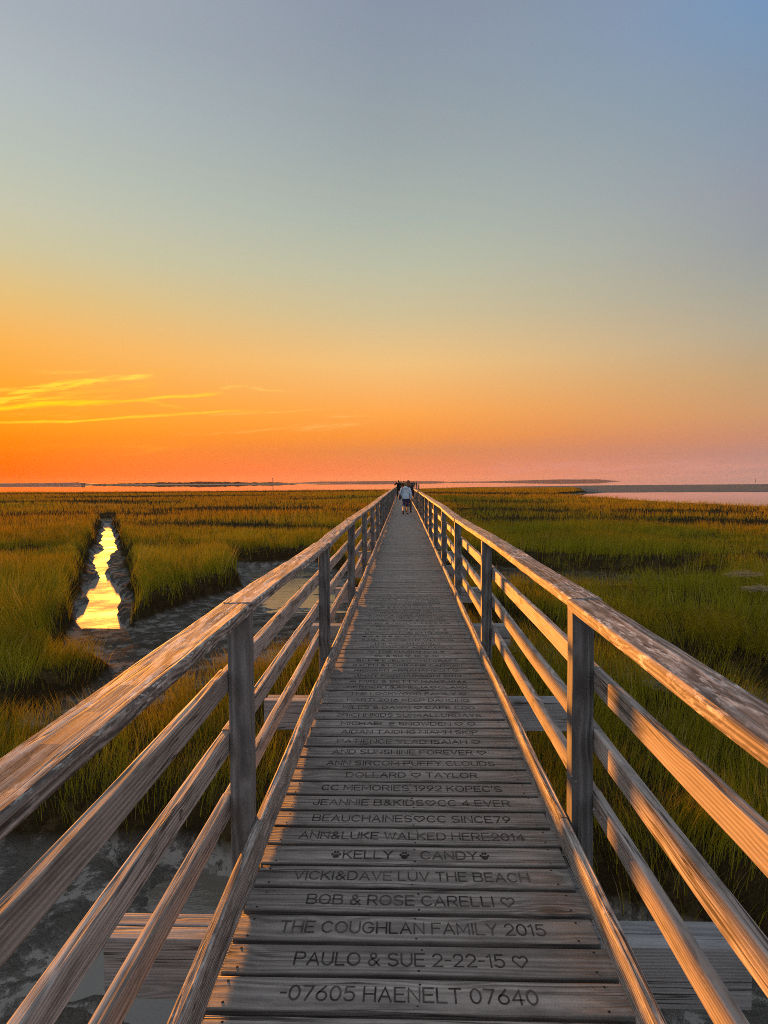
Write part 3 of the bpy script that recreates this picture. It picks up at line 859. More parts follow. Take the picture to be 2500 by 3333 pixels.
b.inputs['IOR'].default_value = 1.65
b2 = principled(k, out, (0.11, 0.105, 0.09, 1), 0.0, 0.5, None, False)
b2.inputs['IOR'].default_value = 1.5
mw = k.n('ShaderNodeMixShader'); k.l(calm, mw.inputs[0]); k.l(b.outputs[0], mw.inputs[1]); k.l(b2.outputs[0], mw.inputs[2])
k.l(mw.outputs[0], out.inputs[0])
M_WATER = m
wx = graded([(0, 0.8), (45, 1.2), (70, 20), (300, 60), (8600, 2000)]); wx = np.concatenate([-wx[:0:-1], wx])
wy = graded([(-60, 10), (10, 0.8), (70, 1.2), (90, 10), (300, 40), (8800, 2000)])
XX, YY = np.meshgrid(wx, wy); ny, nx = XX.shape
idx = np.arange(ny * nx).reshape(ny, nx)
quads = np.stack([idx[:-1, :-1].ravel(), idx[:-1, 1:].ravel(), idx[1:, 1:].ravel(), idx[1:, :-1].ravel()], 1)
WATER = big_mesh('water', np.stack([XX.ravel(), YY.ravel(), np.full(XX.size, ZW)], 1), quads, np.zeros((0, 3), int), M_WATER,
                 {'ruffle': (1 - sstep(2.0, 4.5, d_polyline(XX.ravel(), YY.ravel(), DITCH))) * sstep(13, 15, YY.ravel()), 'calm': sstep(95, 150, YY.ravel())})
tag(WATER, 'tidal water of the creeks, ditch and bay reflecting the sunset', 'water', kind='structure')

# ------------------------------------------------------------------ grass
def grass_points(n, r0, r1, p):
    """sector in front of the camera, radial density ~ r^-p per area"""
    u = RNG.random(n)
    q = 2 - p
    r = (r0 ** q + u * (r1 ** q - r0 ** q)) ** (1 / q)
    th = RNG.uniform(math.radians(-41), math.radians(41), n)
    return r * np.sin(th), r * np.cos(th)

def make_grass(name, n, r0, r1, p, width, segs, hscale=1.0, pale=False):
    x, y = grass_points(n, r0, r1, p)
    c = chan(x, y); mm = marsh_mask(x, y)
    clump = fbm(x, y, 0.5, 31, 2)
    keep = (c > -0.20 + 0.28 * RNG.random(n)) & (mm < -0.4)
    keep &= RNG.random(n) < np.clip(0.62 + clump * 1.9, 0.12, 1)
    bare = fbm(x, y, 2.6, 37, 3)
    keep &= ~((bare < -0.24) & (RNG.random(n) < 0.6))
    # nothing grows up through the deck
    keep &= RNG.random(n) > np.interp(y, [50, 110], [0.85, 0.3]) * np.clip(hollow(x, y) / 0.7, 0, 1)
    keep &= ~((np.abs(x - 0.03) < 0.85) & (RNG.random(n) < 0.85))
    x, y, c = x[keep], y[keep], c[keep]
    n = len(x)
    z = ground(x, y)
    r = np.hypot(x, y)
    tall = fbm(x, y, 5.0, 33, 3); edge = 1 - sstep(0.1, 1.4, c)
    stand = fbm(x, y, 16.0, 51, 2)
    h = (0.50 + 0.50 * tall + 0.25 * stand + 0.12 * edge + 0.22 * fbm(x, y, 1.3, 35, 2)) * RNG.uniform(0.62, 1.18, n) * hscale
    h = h * (1 - 0.42 * front(x, y))
    h = np.maximum(h, 0.16) * (1 - 0.6 * np.clip(hollow(x, y) / 0.6, 0, 1))
    h = np.where((np.abs(x) < 1.0), np.minimum(h, 0.75), h)
    wd = width * np.maximum(1.0, r / 9.0) ** 0.82 * RNG.uniform(0.7, 1.3, n)
    fa = RNG.uniform(0, 2 * PI, n)                    # facing of the flat side
    la = fbm(x, y, 3.2, 91, 3) * 14 + fbm(x, y, 0.8, 93, 2) * 5 + RNG.normal(0.4, 0.7, n)                      # direction of lean
    lean = np.abs(RNG.normal(0.0, 0.2, n)) + 0.06 + 0.5 * np.clip(fbm(x, y, 2.4, 95, 3) + 0.05, 0, 0.6) + 0.25 * edge * RNG.random(n)
    ox, oy = np.cos(fa) * wd * 0.5, np.sin(fa) * wd * 0.5
    lx, ly = np.cos(la) * lean * h, np.sin(la) * lean * h
    lev = np.linspace(0, 1, segs + 1)
    cols = []; tt = []
    for t in lev[:-1]:
        w = 1 - 0.55 * t
        bx, by, bz = x + lx * t ** 1.8, y + ly * t ** 1.8, z - 0.02 + h * (t - 0.12 * lean * t * t)
        cols.append(np.stack([bx - ox * w, by - oy * w, bz], 1)); tt.append(np.full(n, t))
        cols.append(np.stack([bx + ox * w, by + oy * w, bz], 1)); tt.append(np.full(n, t))
    cols.append(np.stack([x + lx, y + ly, z + h * (1 - 0.12 * lean)], 1)); tt.append(np.ones(n))
    m_ = len(cols)
    co = np.stack(cols, 1).reshape(-1, 3)
    t = np.stack(tt, 1).ravel()
    base = np.arange(n) * m_
    q = [np.stack([base + 2 * i, base + 2 * i + 1, base + 2 * i + 3, base + 2 * i + 2], 1) for i in range(segs - 1)]
    quads = np.concatenate(q) if q else np.zeros((0, 4), int)
    tris = np.stack([base + 2 * (segs - 1), base + 2 * (segs - 1) + 1, base + 2 * segs], 1)
    rnd = np.repeat(RNG.uniform(0.962, 1.0, n) if pale else RNG.random(n), m_)
    zone = fbm(x, y, 26, 81, 3) * 2.0 + fbm(x, y, 4.5, 83, 3) * 1.3 + 0.30 * sstep(12, 55, y) + 0.25 * sstep(60, 200, y) + 0.22 * sstep(-2, -20, x) + 0.30
    zone = np.repeat(np.clip(zone, 0, 1), m_)
    return co, quads, tris, t, rnd, zone

parts = [make_grass('g', 130000, 3.5, 13, 0.6, 0.0052, 3),
         make_grass('g', 330000, 13, 45, 1.35, 0.0052, 2),
         make_grass('g', 300000, 45, 330, 1.55, 0.0078, 1),
         make_grass('g', 3200, 4.5, 26, 0.9, 0.0042, 3, 1.55, True)]
off = 0; C_, Q_, T_, A_, R_, Z_ = [], [], [], [], [], []
for co, q, t3, t, rn, zo in parts:
    Z_.append(zo)
    C_.append(co); Q_.append(q + off); T_.append(t3 + off); A_.append(t); R_.append(rn); off += len(co)
m, k, out = new_mat('marsh grass')
at = k.n('ShaderNodeAttribute', attribute_name='along').outputs['Fac']
ar = k.n('ShaderNodeAttribute', attribute_name='vary').outputs['Fac']
pos = k.n('ShaderNodeNewGeometry').outputs['Position']
big_ = k.noise(k.vmath('MULTIPLY', pos, (1, 1, 0)), 0.11, 3, 0.6)
mid_ = k.noise(k.vmath('MULTIPLY', pos, (1, 1, 0)), 0.6, 2, 0.5)
green = k.mix(ar, (0.165, 0.160, 0.008, 1), (0.30, 0.265, 0.017, 1))
gold = k.mix(ar, (0.26, 0.140, 0.007, 1), (0.41, 0.22, 0.016, 1))
azn = k.n('ShaderNodeAttribute', attribute_name='zone').outputs['Fac']
f = k.math('ADD', k.math('MULTIPLY', azn, 0.85), k.math('MULTIPLY', k.math('SUBTRACT', k.math('POWER', at, 2.2), 0.35), 0.40), clamp=True)
colr = k.mix(f, green, gold)
dead = k.maprange(ar, 0.95, 0.98)
colr = k.mix(k.math('MULTIPLY', dead, 0.8), colr, (0.34, 0.25, 0.12, 1))
d1 = k.n('ShaderNodeBsdfDiffuse'); k.l(colr, d1.inputs[0])
d2 = k.n('ShaderNodeBsdfTranslucent'); k.l(colr, d2.inputs[0])
ms = k.n('ShaderNodeMixShader'); ms.inputs[0].default_value = 0.13
k.l(d1.outputs[0], ms.inputs[1]); k.l(d2.outputs[0], ms.inputs[2]); k.l(ms.outputs[0], out.inputs[0])
M_GRASS = m
GR = big_mesh('marsh_grass', np.concatenate(C_), np.concatenate(Q_), np.concatenate(T_), M_GRASS,
              {'along': np.concatenate(A_), 'vary': np.concatenate(R_), 'zone': np.concatenate(Z_)})
tag(GR, 'tall green and golden cordgrass covering the salt marsh', 'grass', kind='stuff')

# ------------------------------------------------------------------ far shore
def ridge(name, x0, x1, y, depth, hfun, mat, base=-2.6, n=160, label=None, cat=None, kind='structure'):
    V, F = [], []
    for i in range(n + 1):
        x = x0 + (x1 - x0) * i / n
        h = max(0.2, hfun(i / n, x))
        V += [(x, y, base), (x, y + depth * 0.08, base + (h - base - 2.1) * 0.75), (x, y + depth * 0.3, h - 2.1 + 0.0), (x, y + depth, base + (h - base - 2.1) * 0.4), (x, y + depth * 1.2, base)]
    for i in range(n):
        for j in range(4):
            a_ = i * 5 + j
            F.append((a_, a_ + 5, a_ + 6, a_ + 1))
    o = obj(name, V, F, mat)
    tag(o, label, cat, kind=kind)
    return o
M_FARWOOD = simple_mat('distant wooded land', (0.03, 0.026, 0.018), 0.95, 0.1, 0.4, 0.05)
M_BLUFF = simple_mat('distant scrub and sand bluff', (0.11, 0.085, 0.085), 0.95, 0.1, 0.25, 0.02)
M_FARSAND = simple_mat('distant sand bank', (0.24, 0.21, 0.17), 0.95, 0.1, 0.2, 0.05)
def X_(dx, D): return (dx - 873) / 1380 * D
def bump(t, a=0.12): return min(1, t / a) * min(1, (1 - t) / a)
def nz(x, s, sd): return float(fbm(np.array([x]), np.array([0.3]), s, sd, 4)[0])
ridge('sand_bank', X_(150, 2400), X_(715, 2400), 2380, 120, lambda t, x: 1.6 * bump(t, 0.2) + 0.3, M_FARSAND, label='thin pale sand bank at the foot of the low island across the bay', cat='sand bank')
ridge('island', X_(165, 2400), X_(640, 2400), 2420, 180, lambda t, x: (3.0 + 7.0 * bump(t, 0.35) + nz(x, 160, 3) * 6 + nz(x, 22, 5) * 4) * bump(t, 0.04), M_FARWOOD, n=420, label='low dark wooded island on the horizon under the orange sky', cat='island')
ridge('far_shore', X_(-260, 4500), X_(185, 4500), 4500, 400, lambda t, x: (17 + nz(x, 400, 9) * 10 + nz(x, 60, 4) * 3) * bump(t, 0.1), M_BLUFF, n=200, label='hazy low shore at the far left horizon', cat='shore')
ridge('far_shore', X_(600, 6500), X_(1010, 6500), 6500, 400, lambda t, x: (15 + nz(x, 600, 19) * 12) * bump(t, 0.2), M_BLUFF, n=120, label='faint low shore on the horizon behind the end of the boardwalk', cat='shore')
ridge('headland', X_(960, 6300), X_(1342, 6300), 6300, 400, lambda t, x: (8 + 14 * min(1, max(0, (t - 0.25) / 0.4)) + nz(x, 500, 23) * 6) * min(1, (1 - t) / 0.12) * min(1, t / 0.05), M_BLUFF, n=160, label='purple hazy headland across the bay right of the boardwalk', cat='headland')

def box_geo(acc, x0, x1, y0, y1, z0, z1):
    b = len(acc[0])
    acc[0].extend([(x0, y0, z0), (x1, y0, z0), (x1, y1, z0), (x0, y1, z0), (x0, y0, z1), (x1, y0, z1), (x1, y1, z1), (x0, y1, z1)])
    acc[1].extend([tuple(b + i for i in f) for f in ((0, 3, 2, 1), (4, 5, 6, 7), (0, 1, 5, 4), (1, 2, 6, 5), (2, 3, 7, 6), (3, 0, 4, 7))])
def rev(name, prof, cx, cy, mat, parent=None, n=12):
    V, F = [], []
    for r, z in prof:
        for i in range(n):
            V.append((cx + r * math.cos(2 * PI * i / n), cy + r * math.sin(2 * PI * i / n), z))
    for q in range(len(prof) - 1):
        for i in range(n):
            F.append((q * n + i, q * n + (i + 1) % n, (q + 1) * n + (i + 1) % n, (q + 1) * n + i))
    F.append(tuple(range(n - 1, -1, -1))); F.append(tuple((len(prof) - 1) * n + i for i in range(n)))
    return obj(name, V, F, mat, parent)
M_DARKWALL = simple_mat('weathered dark wall', (0.10, 0.09, 0.08), 0.9, 0.2)
M_PALEWALL = simple_mat('pale painted tower', (0.30, 0.28, 0.26), 0.8, 0.2)
tw = empty('tower', (X_(589, 2470), 2470, 5)); tag(tw, 'slender mast-like tower rising above the wooded island', 'tower')
rev('shaft', [(1.6, -4), (1.2, 9), (1.0, 13)], 0, 0, M_DARKWALL, tw)
rev('tower_top', [(1.7, 13), (1.7, 15), (0.3, 17)], 0, 0, M_DARKWALL, tw)
hs = empty('house', (X_(171, 2410), 2410, -1.5)); tag(hs, 'tiny dark house at the left tip of the low island', 'house')
acc = ([], []); box_geo(acc, -6, 6, -4, 4, 0, 4.5); obj('wall', acc[0], acc[1], M_DARKWALL, hs)
obj('roof', [(-6.5, -4.5, 4.5), (6.5, -4.5, 4.5), (6.5, 4.5, 4.5), (-6.5, 4.5, 4.5), (-6.5, 0, 8), (6.5, 0, 8)], [(0, 1, 5, 4), (2, 3, 4, 5), (0, 4, 3), (1, 2, 5), (0, 3, 2, 1)], M_DARKWALL, hs)
lh = empty('lighthouse', (X_(1618, 5200), 5200, -2.1)); tag(lh, 'tiny lighthouse standing in the bay on the right horizon', 'lighthouse')
rev('shaft', [(5, 0), (4.5, 3), (3, 3.2), (2.4, 13)], 0, 0, M_PALEWALL, lh)
rev('lantern', [(2.8, 13), (2.2, 14), (2.2, 16), (0.3, 18)], 0, 0, M_DARKWALL, lh)

# ------------------------------------------------------------------ end platform
PF = empty('viewing_platform', (1.1, 143, elev(143))); tag(PF, 'wooden viewing platform with railings at the far end of the boardwalk', 'platform')
acc = ([], [])
for i in range(44):
    box_geo(acc, -2.3, 2.3, -3.2 + i * PITCH, -3.2 + i * PITCH + 0.138, -0.04, 0.0)
pd = obj('decking', acc[0], acc[1], M_DECKFAR, PF)
def prail(p0, p1):
    n = max(2, int((Vector(p1) - Vector(p0)).length / 1.6) + 1)
    for i in range(n):
        q = Vector(p0).lerp(Vector(p1), i / (n - 1))
        board('post', (q.x, q.y, -3.0), (q.x, q.y, 1.04), 0.09, 0.09, M_POST, PF, seg=2, up=(0, -1, 0))
    for z, w, t in ((1.065, 0.135, 0.044), (0.76, 0.038, 0.092), (0.51, 0.038, 0.092), (0.25, 0.038, 0.092)):
        board('rail', (p0[0], p0[1], z), (p1[0], p1[1], z), w, t, M_RAIL, PF, seg=3)
prail((-2.25, -3.1, 0), (-2.25, 3.1, 0)); prail((2.25, -3.1, 0), (2.25, 3.1, 0)); prail((-2.15, 3.15, 0), (2.15, 3.15, 0)); prail((-0.45, -3.15, 0), (2.15, -3.15, 0))

# ------------------------------------------------------------------ people
def blob(name, prims, voxel, mat, parent, smooth=4):
    bm = bmesh.new()
    def ball(c, r, sub=2):
        r = (r, r, r) if not hasattr(r, '__len__') else r
        bmesh.ops.create_icosphere(bm, subdivisions=sub, radius=1.0, matrix=Matrix.Translation(c) @ Matrix.Diagonal((*r, 1)))
    for p in prims:
        if p[0] == 'ball': ball(p[1], p[2])
        elif p[0] == 'tube':
            pts = p[1]
            for (a_, ra), (b_, rb) in zip(pts[:-1], pts[1:]):
                a_, b_ = Vector(a_), Vector(b_)
                d = b_ - a_
                M = Matrix.Translation((a_ + b_) / 2) @ d.to_track_quat('Z', 'Y').to_matrix().to_4x4()
                bmesh.ops.create_cone(bm, cap_ends=True, segments=12, radius1=ra, radius2=rb, depth=d.length, matrix=M)
            for a_, ra in pts: ball(a_, ra, 2 if ra > 0.02 else 1)
        elif p[0] == 'loft':
            rings = []
            for (cx, cy, z, rx, ry) in p[1]:
                rings.append([bm.verts.new((cx + rx * math.cos(2 * PI * i / 18), cy + ry * math.sin(2 * PI * i / 18), z)) for i in range(18)])
            for r0, r1 in zip(rings[:-1], rings[1:]):
                for i in range(18): bm.faces.new((r0[i], r0[(i + 1) % 18], r1[(i + 1) % 18], r1[i]))
            bm.faces.new(list(reversed(rings[0]))); bm.faces.new(rings[-1])
    me = bpy.data.meshes.new('tmp'); bm.to_mesh(me); bm.free()
    o = bpy.data.objects.new('tmp', me); COL.objects.link(o)
    r = o.modifiers.new('r', 'REMESH'); r.mode = 'VOXEL'; r.voxel_size = voxel
    sm = o.modifiers.new('s', 'SMOOTH'); sm.factor = 0.5; sm.iterations = smooth
    dg = bpy.context.evaluated_depsgraph_get()
    res = bpy.data.meshes.new_from_object(o.evaluated_get(dg))
    bpy.data.objects.remove(o); bpy.data.meshes.remove(me)
    res.polygons.foreach_set('use_smooth', [True] * len(res.polygons))
    res.name = name
    res.materials.clear(); res.materials.append(mat)
    q = bpy.data.objects.new(name, res); COL.objects.link(q)
    if parent: q.parent = parent
    return q

_mats = {}
def cloth(col):
    if col not in _mats: _mats[col] = simple_mat('cloth %d' % len(_mats), col, 0.9, 0.15, 0.15, 25)
    return _mats[col]
SKIN = simple_mat('skin', (0.40, 0.24, 0.17), 0.6, 0.3, 0.08, 30)

def hand_prims(w, d, side, curl=0.35):
    """palm, four bent fingers and a thumb, hanging along direction d from the wrist w"""
    w = Vector(w); d = Vector(d).normalized()
    side_v = Vector((0, 1, 0)); side_v = (side_v - d * side_v.dot(d)).normalized()   # across the knuckles
    nrm = d.cross(side_v) * side
    out = [('tube', [(w, 0.026), (w + d * 0.05, 0.034), (w + d * 0.085, 0.032)])]
    for i, (o_, L) in enumerate(((-0.03, 0.06), (-0.01, 0.078), (0.011, 0.074), (0.031, 0.062))):
        b0 = w + d * 0.08 + side_v * o_
        b1 = b0 + (d * math.cos(curl) + nrm * math.sin(curl)) * L * 0.55
        b2 = b1 + (d * math.cos(curl * 2.2) + nrm * math.sin(curl * 2.2)) * L * 0.45
        out.append(('tube', [(b0, 0.0095), (b1, 0.009), (b2, 0.0075)]))
    t0 = w + d * 0.03 + side_v * 0.03
    t1 = t0 + (d * 0.6 + side_v * 0.7 + nrm * 0.3).normalized() * 0.04
    out.append(('tube', [(t0, 0.012), (t1, 0.0105), (t1 + (d + nrm * 0.4).normalized() * 0.03, 0.009)]))
    return out

def person(label, x, y, H, rz, sp, group=None, fine=False):
    root = empty('person', (x, y, elev(y) + 0.004), rz)
    tag(root, label, 'person', group)
    s = H / 1.75
    vx = 0.010 if fine else 0.022
    hipw = sp.get('hipw', 0.095); shw = sp.get('shw', 0.19)
    L = sp.get('legs', {})
    legs = {}
    for sd, nm in ((-1, 'l'), (1, 'r')):
        legs[sd] = [Vector(v) for v in L.get(nm, ((sd * hipw, 0, 0.92), (sd * hipw * 1.05, 0.02, 0.49), (sd * hipw * 1.1, -0.01, 0.085), (sd * hipw * 1.25, 0.15, 0.03)))]
    arms = {}
    A = sp.get('arms', {})
    for sd, nm in ((-1, 'l'), (1, 'r')):
        arms[sd] = [Vector(v) for v in A.get(nm, ((sd * shw, 0, 1.40), (sd * (shw + 0.07), -0.03, 1.13), (sd * (shw + 0.08), 0.05, 0.88)))]
    lean = sp.get('lean', 0.0)
    body = [('ball', (0, 0.01 + lean, 1.635), (0.073, 0.092, 0.113)), ('ball', (0, 0.045 + lean, 1.585), (0.052, 0.062, 0.06)),
            ('tube', [((0, 0.102 + lean, 1.635), 0.010), ((0, 0.112 + lean, 1.612), 0.014)]),
            ('ball', (0, 0.098 + lean, 1.572), (0.024, 0.012, 0.008)),
            ('ball', (-0.075, 0.0 + lean, 1.625), (0.012, 0.022, 0.032)), ('ball', (0.075, 0.0 + lean, 1.625), (0.012, 0.022, 0.032)),
            ('ball', (-0.03, 0.088 + lean, 1.645), 0.014), ('ball', (0.03, 0.088 + lean, 1.645), 0.014),
            ('tube', [((0, -0.01 + lean, 1.56), 0.053), ((0, -0.012 + lean * 0.8, 1.44), 0.06)]),
            ('loft', [(0, 0, 0.86, 0.15, 0.105), (0, 0, 0.95, 0.16, 0.11), (0, 0.0, 1.1, 0.135, 0.095), (0, lean * 0.5, 1.28, 0.165, 0.115), (0, lean * 0.7, 1.40, 0.17, 0.095), (0, lean * 0.8, 1.455, 0.09, 0.07)])]
    for sd in (-1, 1):
        a0, a1, a2 = arms[sd]
        body.append(('tube', [(a0, 0.052), (a1, 0.040), (a2, 0.027)]))
        body += hand_prims(a2, a2 - a1, -sd, 0.5) if fine else [('tube', [(a2, 0.028), (a2 + (a2 - a1).normalized() * 0.13, 0.025)])]
        l0, l1, l2, l3 = legs[sd]
        mid = l1.lerp(l2, 0.3)
        body.append(('tube', [(l0, 0.085), (l1, 0.057), (mid + Vector((0, -0.015, 0)), 0.056), (l2, 0.038), (l3, 0.028)]))
        body.append(('tube', [(l2, 0.038), (l2 + Vector((0, -0.045, -0.03)) if l2.z < 0.12 else l2 + (l2 - l3).normalized() * 0.05, 0.034)]))
    sc = Matrix.Scale(s, 4)
    made = [blob('body', body, vx, sp.get('skin', SKIN), root)]
    # hair
    hc = cloth(sp.get('hair', (0.05, 0.035, 0.025)))
    hp = [('ball', (0, -0.012 + lean, 1.655), (0.085, 0.098, 0.105)), ('ball', (0, -0.05 + lean, 1.61), (0.078, 0.062, 0.085))]
    if sp.get('long'):
        hp += [('loft', [(0, -0.06 + lean, 1.28, 0.09, 0.035), (0, -0.065 + lean, 1.42, 0.125, 0.05), (0, -0.05 + lean, 1.55, 0.115, 0.065), (0, -0.03 + lean, 1.68, 0.085, 0.075)])]
    if sp.get('puff'):
        hp += [('ball', (0, -0.02 + lean, 1.65), (0.10, 0.105, 0.115)), ('ball', (0, -0.055 + lean, 1.59), (0.092, 0.06, 0.085))]
    if sp.get('bald'): hp = [('ball', (0, -0.02 + lean, 1.645), (0.077, 0.09, 0.10))]
    made.append(blob('hair', hp, vx * 1.1, hc, root))
    # top
    hem = sp.get('hem', 0.90); fl = sp.get('flare', 1.0)
    tp = [('loft', [(0, 0, hem, 0.175 * fl, 0.135 * fl), (0, 0, hem + 0.13, 0.172 * fl, 0.135 * fl), (0, lean * 0.3, 1.15, 0.165 + 0.02 * fl, 0.128), (0, lean * 0.5, 1.30, 0.19, 0.138), (0, lean * 0.7, 1.415, 0.185, 0.115), (0, lean * 0.8, 1.475, 0.10, 0.085)])]
    sl = sp.get('sleeve', 0.95)
    for sd in (-1, 1):
        a0, a1, a2 = arms[sd]
        w0 = sp.get('sleeve_w', 1.0)
        if sl > 0.5: tp.append(('tube', [(a0 + Vector((0, 0, -0.01)), 0.072 * w0), (a1, 0.06 * w0), (a1.lerp(a2, sl * 2 - 1), 0.047 * w0)]))
        else: tp.append(('tube', [(a0, 0.07 * w0), (a0.lerp(a1, sl * 2), 0.062 * w0)]))
    if sp.get('hood'):
        tp += [('ball', (0, -0.10, 1.43), (0.13, 0.055, 0.075)), ('ball', (0, -0.06, 1.50), (0.10, 0.07, 0.04))]
    made.append(blob(sp.get('top_name', 'jacket'), tp, vx * 1.3, cloth(sp['top']), root))
    # trousers
    bt = [('loft', [(0, 0, 0.80, 0.165, 0.12), (0, 0, 0.88, 0.175, 0.128), (0, 0, 0.97, 0.168, 0.12)])]
    end = sp.get('leg_end', 0.96)
    for sd in (-1, 1):
        l0, l1, l2, l3 = legs[sd]
        bt.append(('tube', [(l0, 0.105), (l0.lerp(l1, 0.5), 0.092), (l1, 0.076), (l1.lerp(l2, end), 0.062)]))
    made.append(blob('trousers', bt, vx * 1.3, cloth(sp['bottom']), root))
    for sd in (-1, 1):
        l0, l1, l2, l3 = legs[sd]
        hd = (l3 - l2)
        heel = l2 + (Vector((0, -0.05, -0.045)) if l2.z < 0.12 else (l2 - l1).normalized() * 0.05)
        tip = l3 + (l3 - l2).normalized() * 0.05
        tip.z = max(0.02, tip.z)
        made.append(blob('shoe', [('tube', [(heel, 0.042), (l3, 0.047), (tip, 0.036)]), ('tube', [(l2 + Vector((0, 0, -0.02)), 0.044), (heel, 0.042)])] , vx, cloth(sp.get('shoe', (0.03, 0.028, 0.03))), root))
    for q in made:
        q.data.transform(sc)
    return root

LADY = person('person in a light blue hooded jacket and navy cropped trousers walking away, seen from behind', 0.085, 30.6, 1.53, 0.0,
    dict(top=(0.36, 0.47, 0.58), bottom=(0.035, 0.045, 0.11), hair=(0.17, 0.105, 0.05), puff=True, hood=True, flare=1.22, hem=0.83, sleeve_w=1.12, sleeve=0.93, leg_end=0.30, lean=0.02,
         arms={'l': ((-0.20, 0, 1.39), (-0.30, -0.06, 1.12), (-0.24, 0.10, 0.95)), 'r': ((0.20, 0, 1.39), (0.285, -0.02, 1.10), (0.30, 0.03, 0.82))},
         legs={'l': ((-0.095, 0, 0.92), (-0.10, -0.02, 0.50), (-0.13, -0.26, 0.20), (-0.14, -0.22, 0.05)), 'r': ((0.095, 0, 0.92), (0.10, 0.10, 0.49), (0.10, 0.10, 0.085), (0.115, 0.25, 0.03))}), fine=True)
person('person with long auburn hair in dark clothes, walking just ahead of the light blue jacket', 0.225, 32.4, 1.62, 0.0,
    dict(top=(0.022, 0.018, 0.025), bottom=(0.035, 0.04, 0.05), hair=(0.12, 0.06, 0.032), long=True, puff=True, hem=0.88, sleeve_w=1.1,
         legs={'r': ((0.095, 0, 0.92), (0.11, -0.02, 0.50), (0.12, -0.16, 0.12), (0.13, -0.05, 0.035))}), fine=True)
person('person in black with both elbows raised to the face, standing against the left railing', -0.58, 68.6, 1.76, 0.10,
    dict(top=(0.014, 0.013, 0.015), bottom=(0.022, 0.022, 0.024), hair=(0.02, 0.016, 0.014), hem=0.88, sleeve_w=1.08,
         arms={'l': ((-0.20, 0, 1.41), (-0.40, 0.08, 1.27), (-0.13, 0.22, 1.55)), 'r': ((0.20, 0, 1.41), (0.30, 0.16, 1.24), (0.08, 0.24, 1.54))}), fine=True)
CROWD = [  # display x, distance, height, turn, label, spec
 (1302.5, 92, 1.70, 0.3, 'person with fair hair in an olive brown top, just right of the raised elbows', dict(top=(0.07, 0.055, 0.03), bottom=(0.03, 0.03, 0.035), hair=(0.22, 0.15, 0.07), puff=True)),
 (1306.5, 97, 1.62, -0.4, 'person in a dark top and pale shorts in the middle of the group', dict(top=(0.03, 0.028, 0.028), bottom=(0.34, 0.33, 0.31), leg_end=0.02, hair=(0.09, 0.06, 0.04), sleeve=0.45)),
 (1313, 112, 1.80, 0.1, 'tall person in a dark red brown jacket at the back of the middle group', dict(top=(0.05, 0.018, 0.014), bottom=(0.022, 0.022, 0.026), hair=(0.02, 0.016, 0.014))),
 (1317, 117, 1.68, 0.8, 'person in a dark maroon top, rightmost of the middle group', dict(top=(0.06, 0.016, 0.018), bottom=(0.03, 0.03, 0.035), hair=(0.03, 0.02, 0.015), long=True)),
 (1337.5, 141.4, 1.66, 0.5, 'dark person by the platform rail nearest the boardwalk, half hidden by auburn hair', dict(top=(0.02, 0.018, 0.02), bottom=(0.03, 0.03, 0.032), hair=(0.025, 0.02, 0.016))),
 (1342, 141.8, 1.68, -0.2, 'person in a dark jacket leaning at the middle of the platform rail', dict(top=(0.03, 0.032, 0.036), bottom=(0.022, 0.022, 0.025), hair=(0.03, 0.025, 0.02), arms={'r': ((0.19, 0, 1.4), (0.26, 0.12, 1.16), (0.12, 0.3, 1.12))})),
 (1347.2, 142.6, 1.82, 0.15, 'tallest person on the platform, in a greyish green coat', dict(top=(0.055, 0.065, 0.055), bottom=(0.025, 0.026, 0.028), hair=(0.02, 0.017, 0.014), hem=0.78, flare=1.1)),
 (1355.8, 142.0, 1.72, 1.3, 'person at the right corner of the platform, turned sideways with bent arms', dict(top=(0.03, 0.028, 0.03), bottom=(0.028, 0.03, 0.034), hair=(0.025, 0.02, 0.016), arms={'r': ((0.19, 0, 1.4), (0.24, 0.06, 1.14), (0.14, 0.32, 1.10)), 'l': ((-0.19, 0, 1.4), (-0.24, 0.06, 1.14), (-0.12, 0.32, 1.12))})),
]
for px, yy, hh, rz, lab, sp in CROWD:
    person(lab, (px - 1315) / FOC * yy, yy, hh, rz, sp, 'people at the far end of the boardwalk')

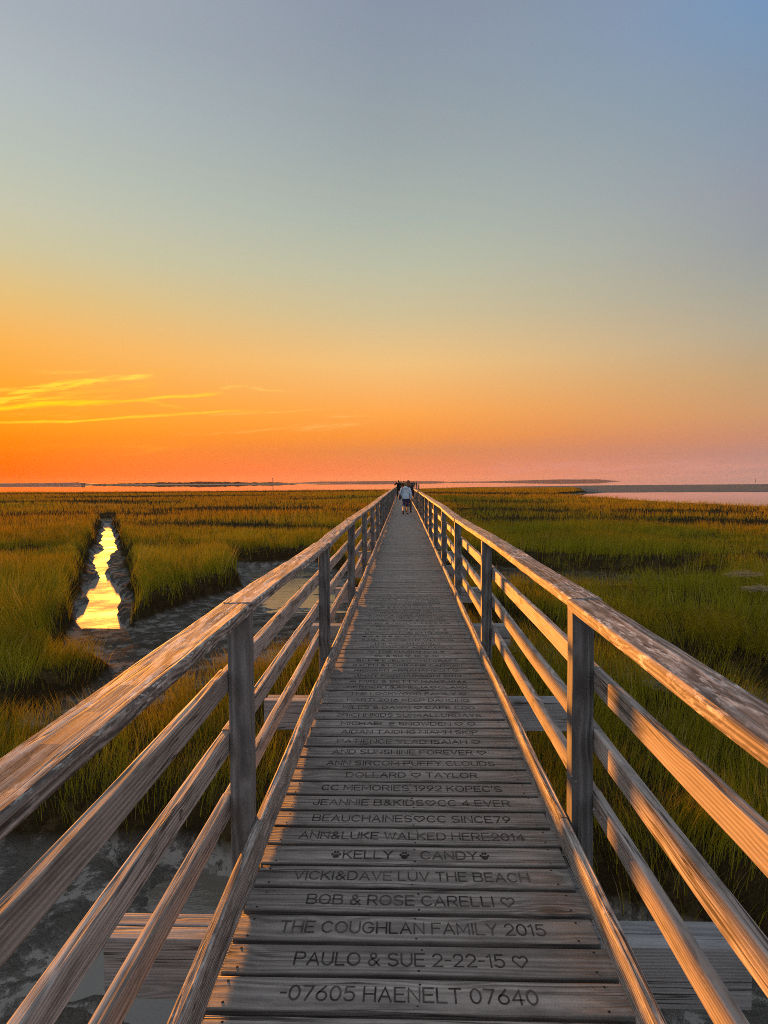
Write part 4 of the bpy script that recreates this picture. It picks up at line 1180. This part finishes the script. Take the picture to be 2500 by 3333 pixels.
# shoulder bag on the left hip of the walker in blue
BG = empty('shoulder_bag', (0.085 - 0.285, 30.62, elev(30.6) + 0.70)); tag(BG, 'navy shoulder bag hanging at the left hip of the light blue jacket', 'bag')
NAVY = cloth((0.03, 0.035, 0.075))
blob('bag_body', [('loft', [(0, 0, 0.0, 0.05, 0.12), (0, 0, 0.04, 0.07, 0.145), (0, 0, 0.18, 0.06, 0.14), (0, 0, 0.24, 0.03, 0.12)])], 0.015, NAVY, BG)
blob('strap', [('tube', [((0.02, -0.10, 0.22), 0.013), ((0.075, -0.135, 0.36), 0.013), ((0.12, -0.12, 0.50), 0.013), ((0.135, -0.03, 0.575), 0.013), ((0.11, 0.09, 0.46), 0.013), ((0.02, 0.10, 0.22), 0.013)])], 0.008, NAVY, BG, 2)

# ------------------------------------------------------------------ washed up straw lying on the grass
M_STRAW = simple_mat('dry straw', (0.24, 0.18, 0.09), 0.9, 0.1, 0.3, 60)
def straw(label, dx, dy, rad):
    x, y = at_plane(dx, dy, -0.95)
    V, F = [], []
    for i in range(110):
        a_ = random.uniform(0, PI); r = rad * math.sqrt(random.random()); t = random.uniform(0, 2 * PI)
        c = Vector((r * math.cos(t) * 1.5, r * math.sin(t) * 0.8, 0.12 * (1 - r / rad) * random.random() + random.uniform(-.05, .03)))
        d = Vector((math.cos(a_), math.sin(a_) * 0.6, random.uniform(-.25, .25))) * random.uniform(.1, .26)
        w = d.cross(Vector((0, 0, 1))).normalized() * 0.005
        u = Vector((0, 0, 0.005))
        b = len(V)
        V += [c - d - w, c - d + w, c - d + u, c + d - w, c + d + w, c + d + u]
        F += [(b, b + 1, b + 4, b + 3), (b + 1, b + 2, b + 5, b + 4), (b + 2, b, b + 3, b + 5)]
    o = obj('straw_clump', V, F, M_STRAW)
    o.location = (x, y, float(ground(np.array([x]), np.array([y]))[0]) + 0.42)
    tag(o, label, 'straw')
straw('pale bent straw lying in the green grass on the right, the upper of two clumps', 1608, 1241, 0.3)
straw('pale straw at the right edge of the photo, nearer and flatter than the other clump', 1640, 1272, 0.22)

# ------------------------------------------------------------------ the evening air over the bay
acc = ([], [])
box_geo(acc, -9000, 9000, -90, 9200, -5.2, 75)
HZ = obj('haze', acc[0], acc[1], None)
m = bpy.data.materials.new('evening haze'); m.use_nodes = True; m.node_tree.nodes.clear()
k = NT(m.node_tree); out = k.n('ShaderNodeOutputMaterial')
pv = k.n('ShaderNodeVolumePrincipled')
pv.inputs['Color'].default_value = (0.80, 0.66, 0.58, 1)
pv.inputs['Density'].default_value = HAZE_DENSITY
pv.inputs['Anisotropy'].default_value = 0.2
k.l(pv.outputs[0], out.inputs['Volume'])
HZ.data.materials.append(m)
tag(HZ, 'thin evening haze over the marsh and bay', 'haze', kind='stuff')
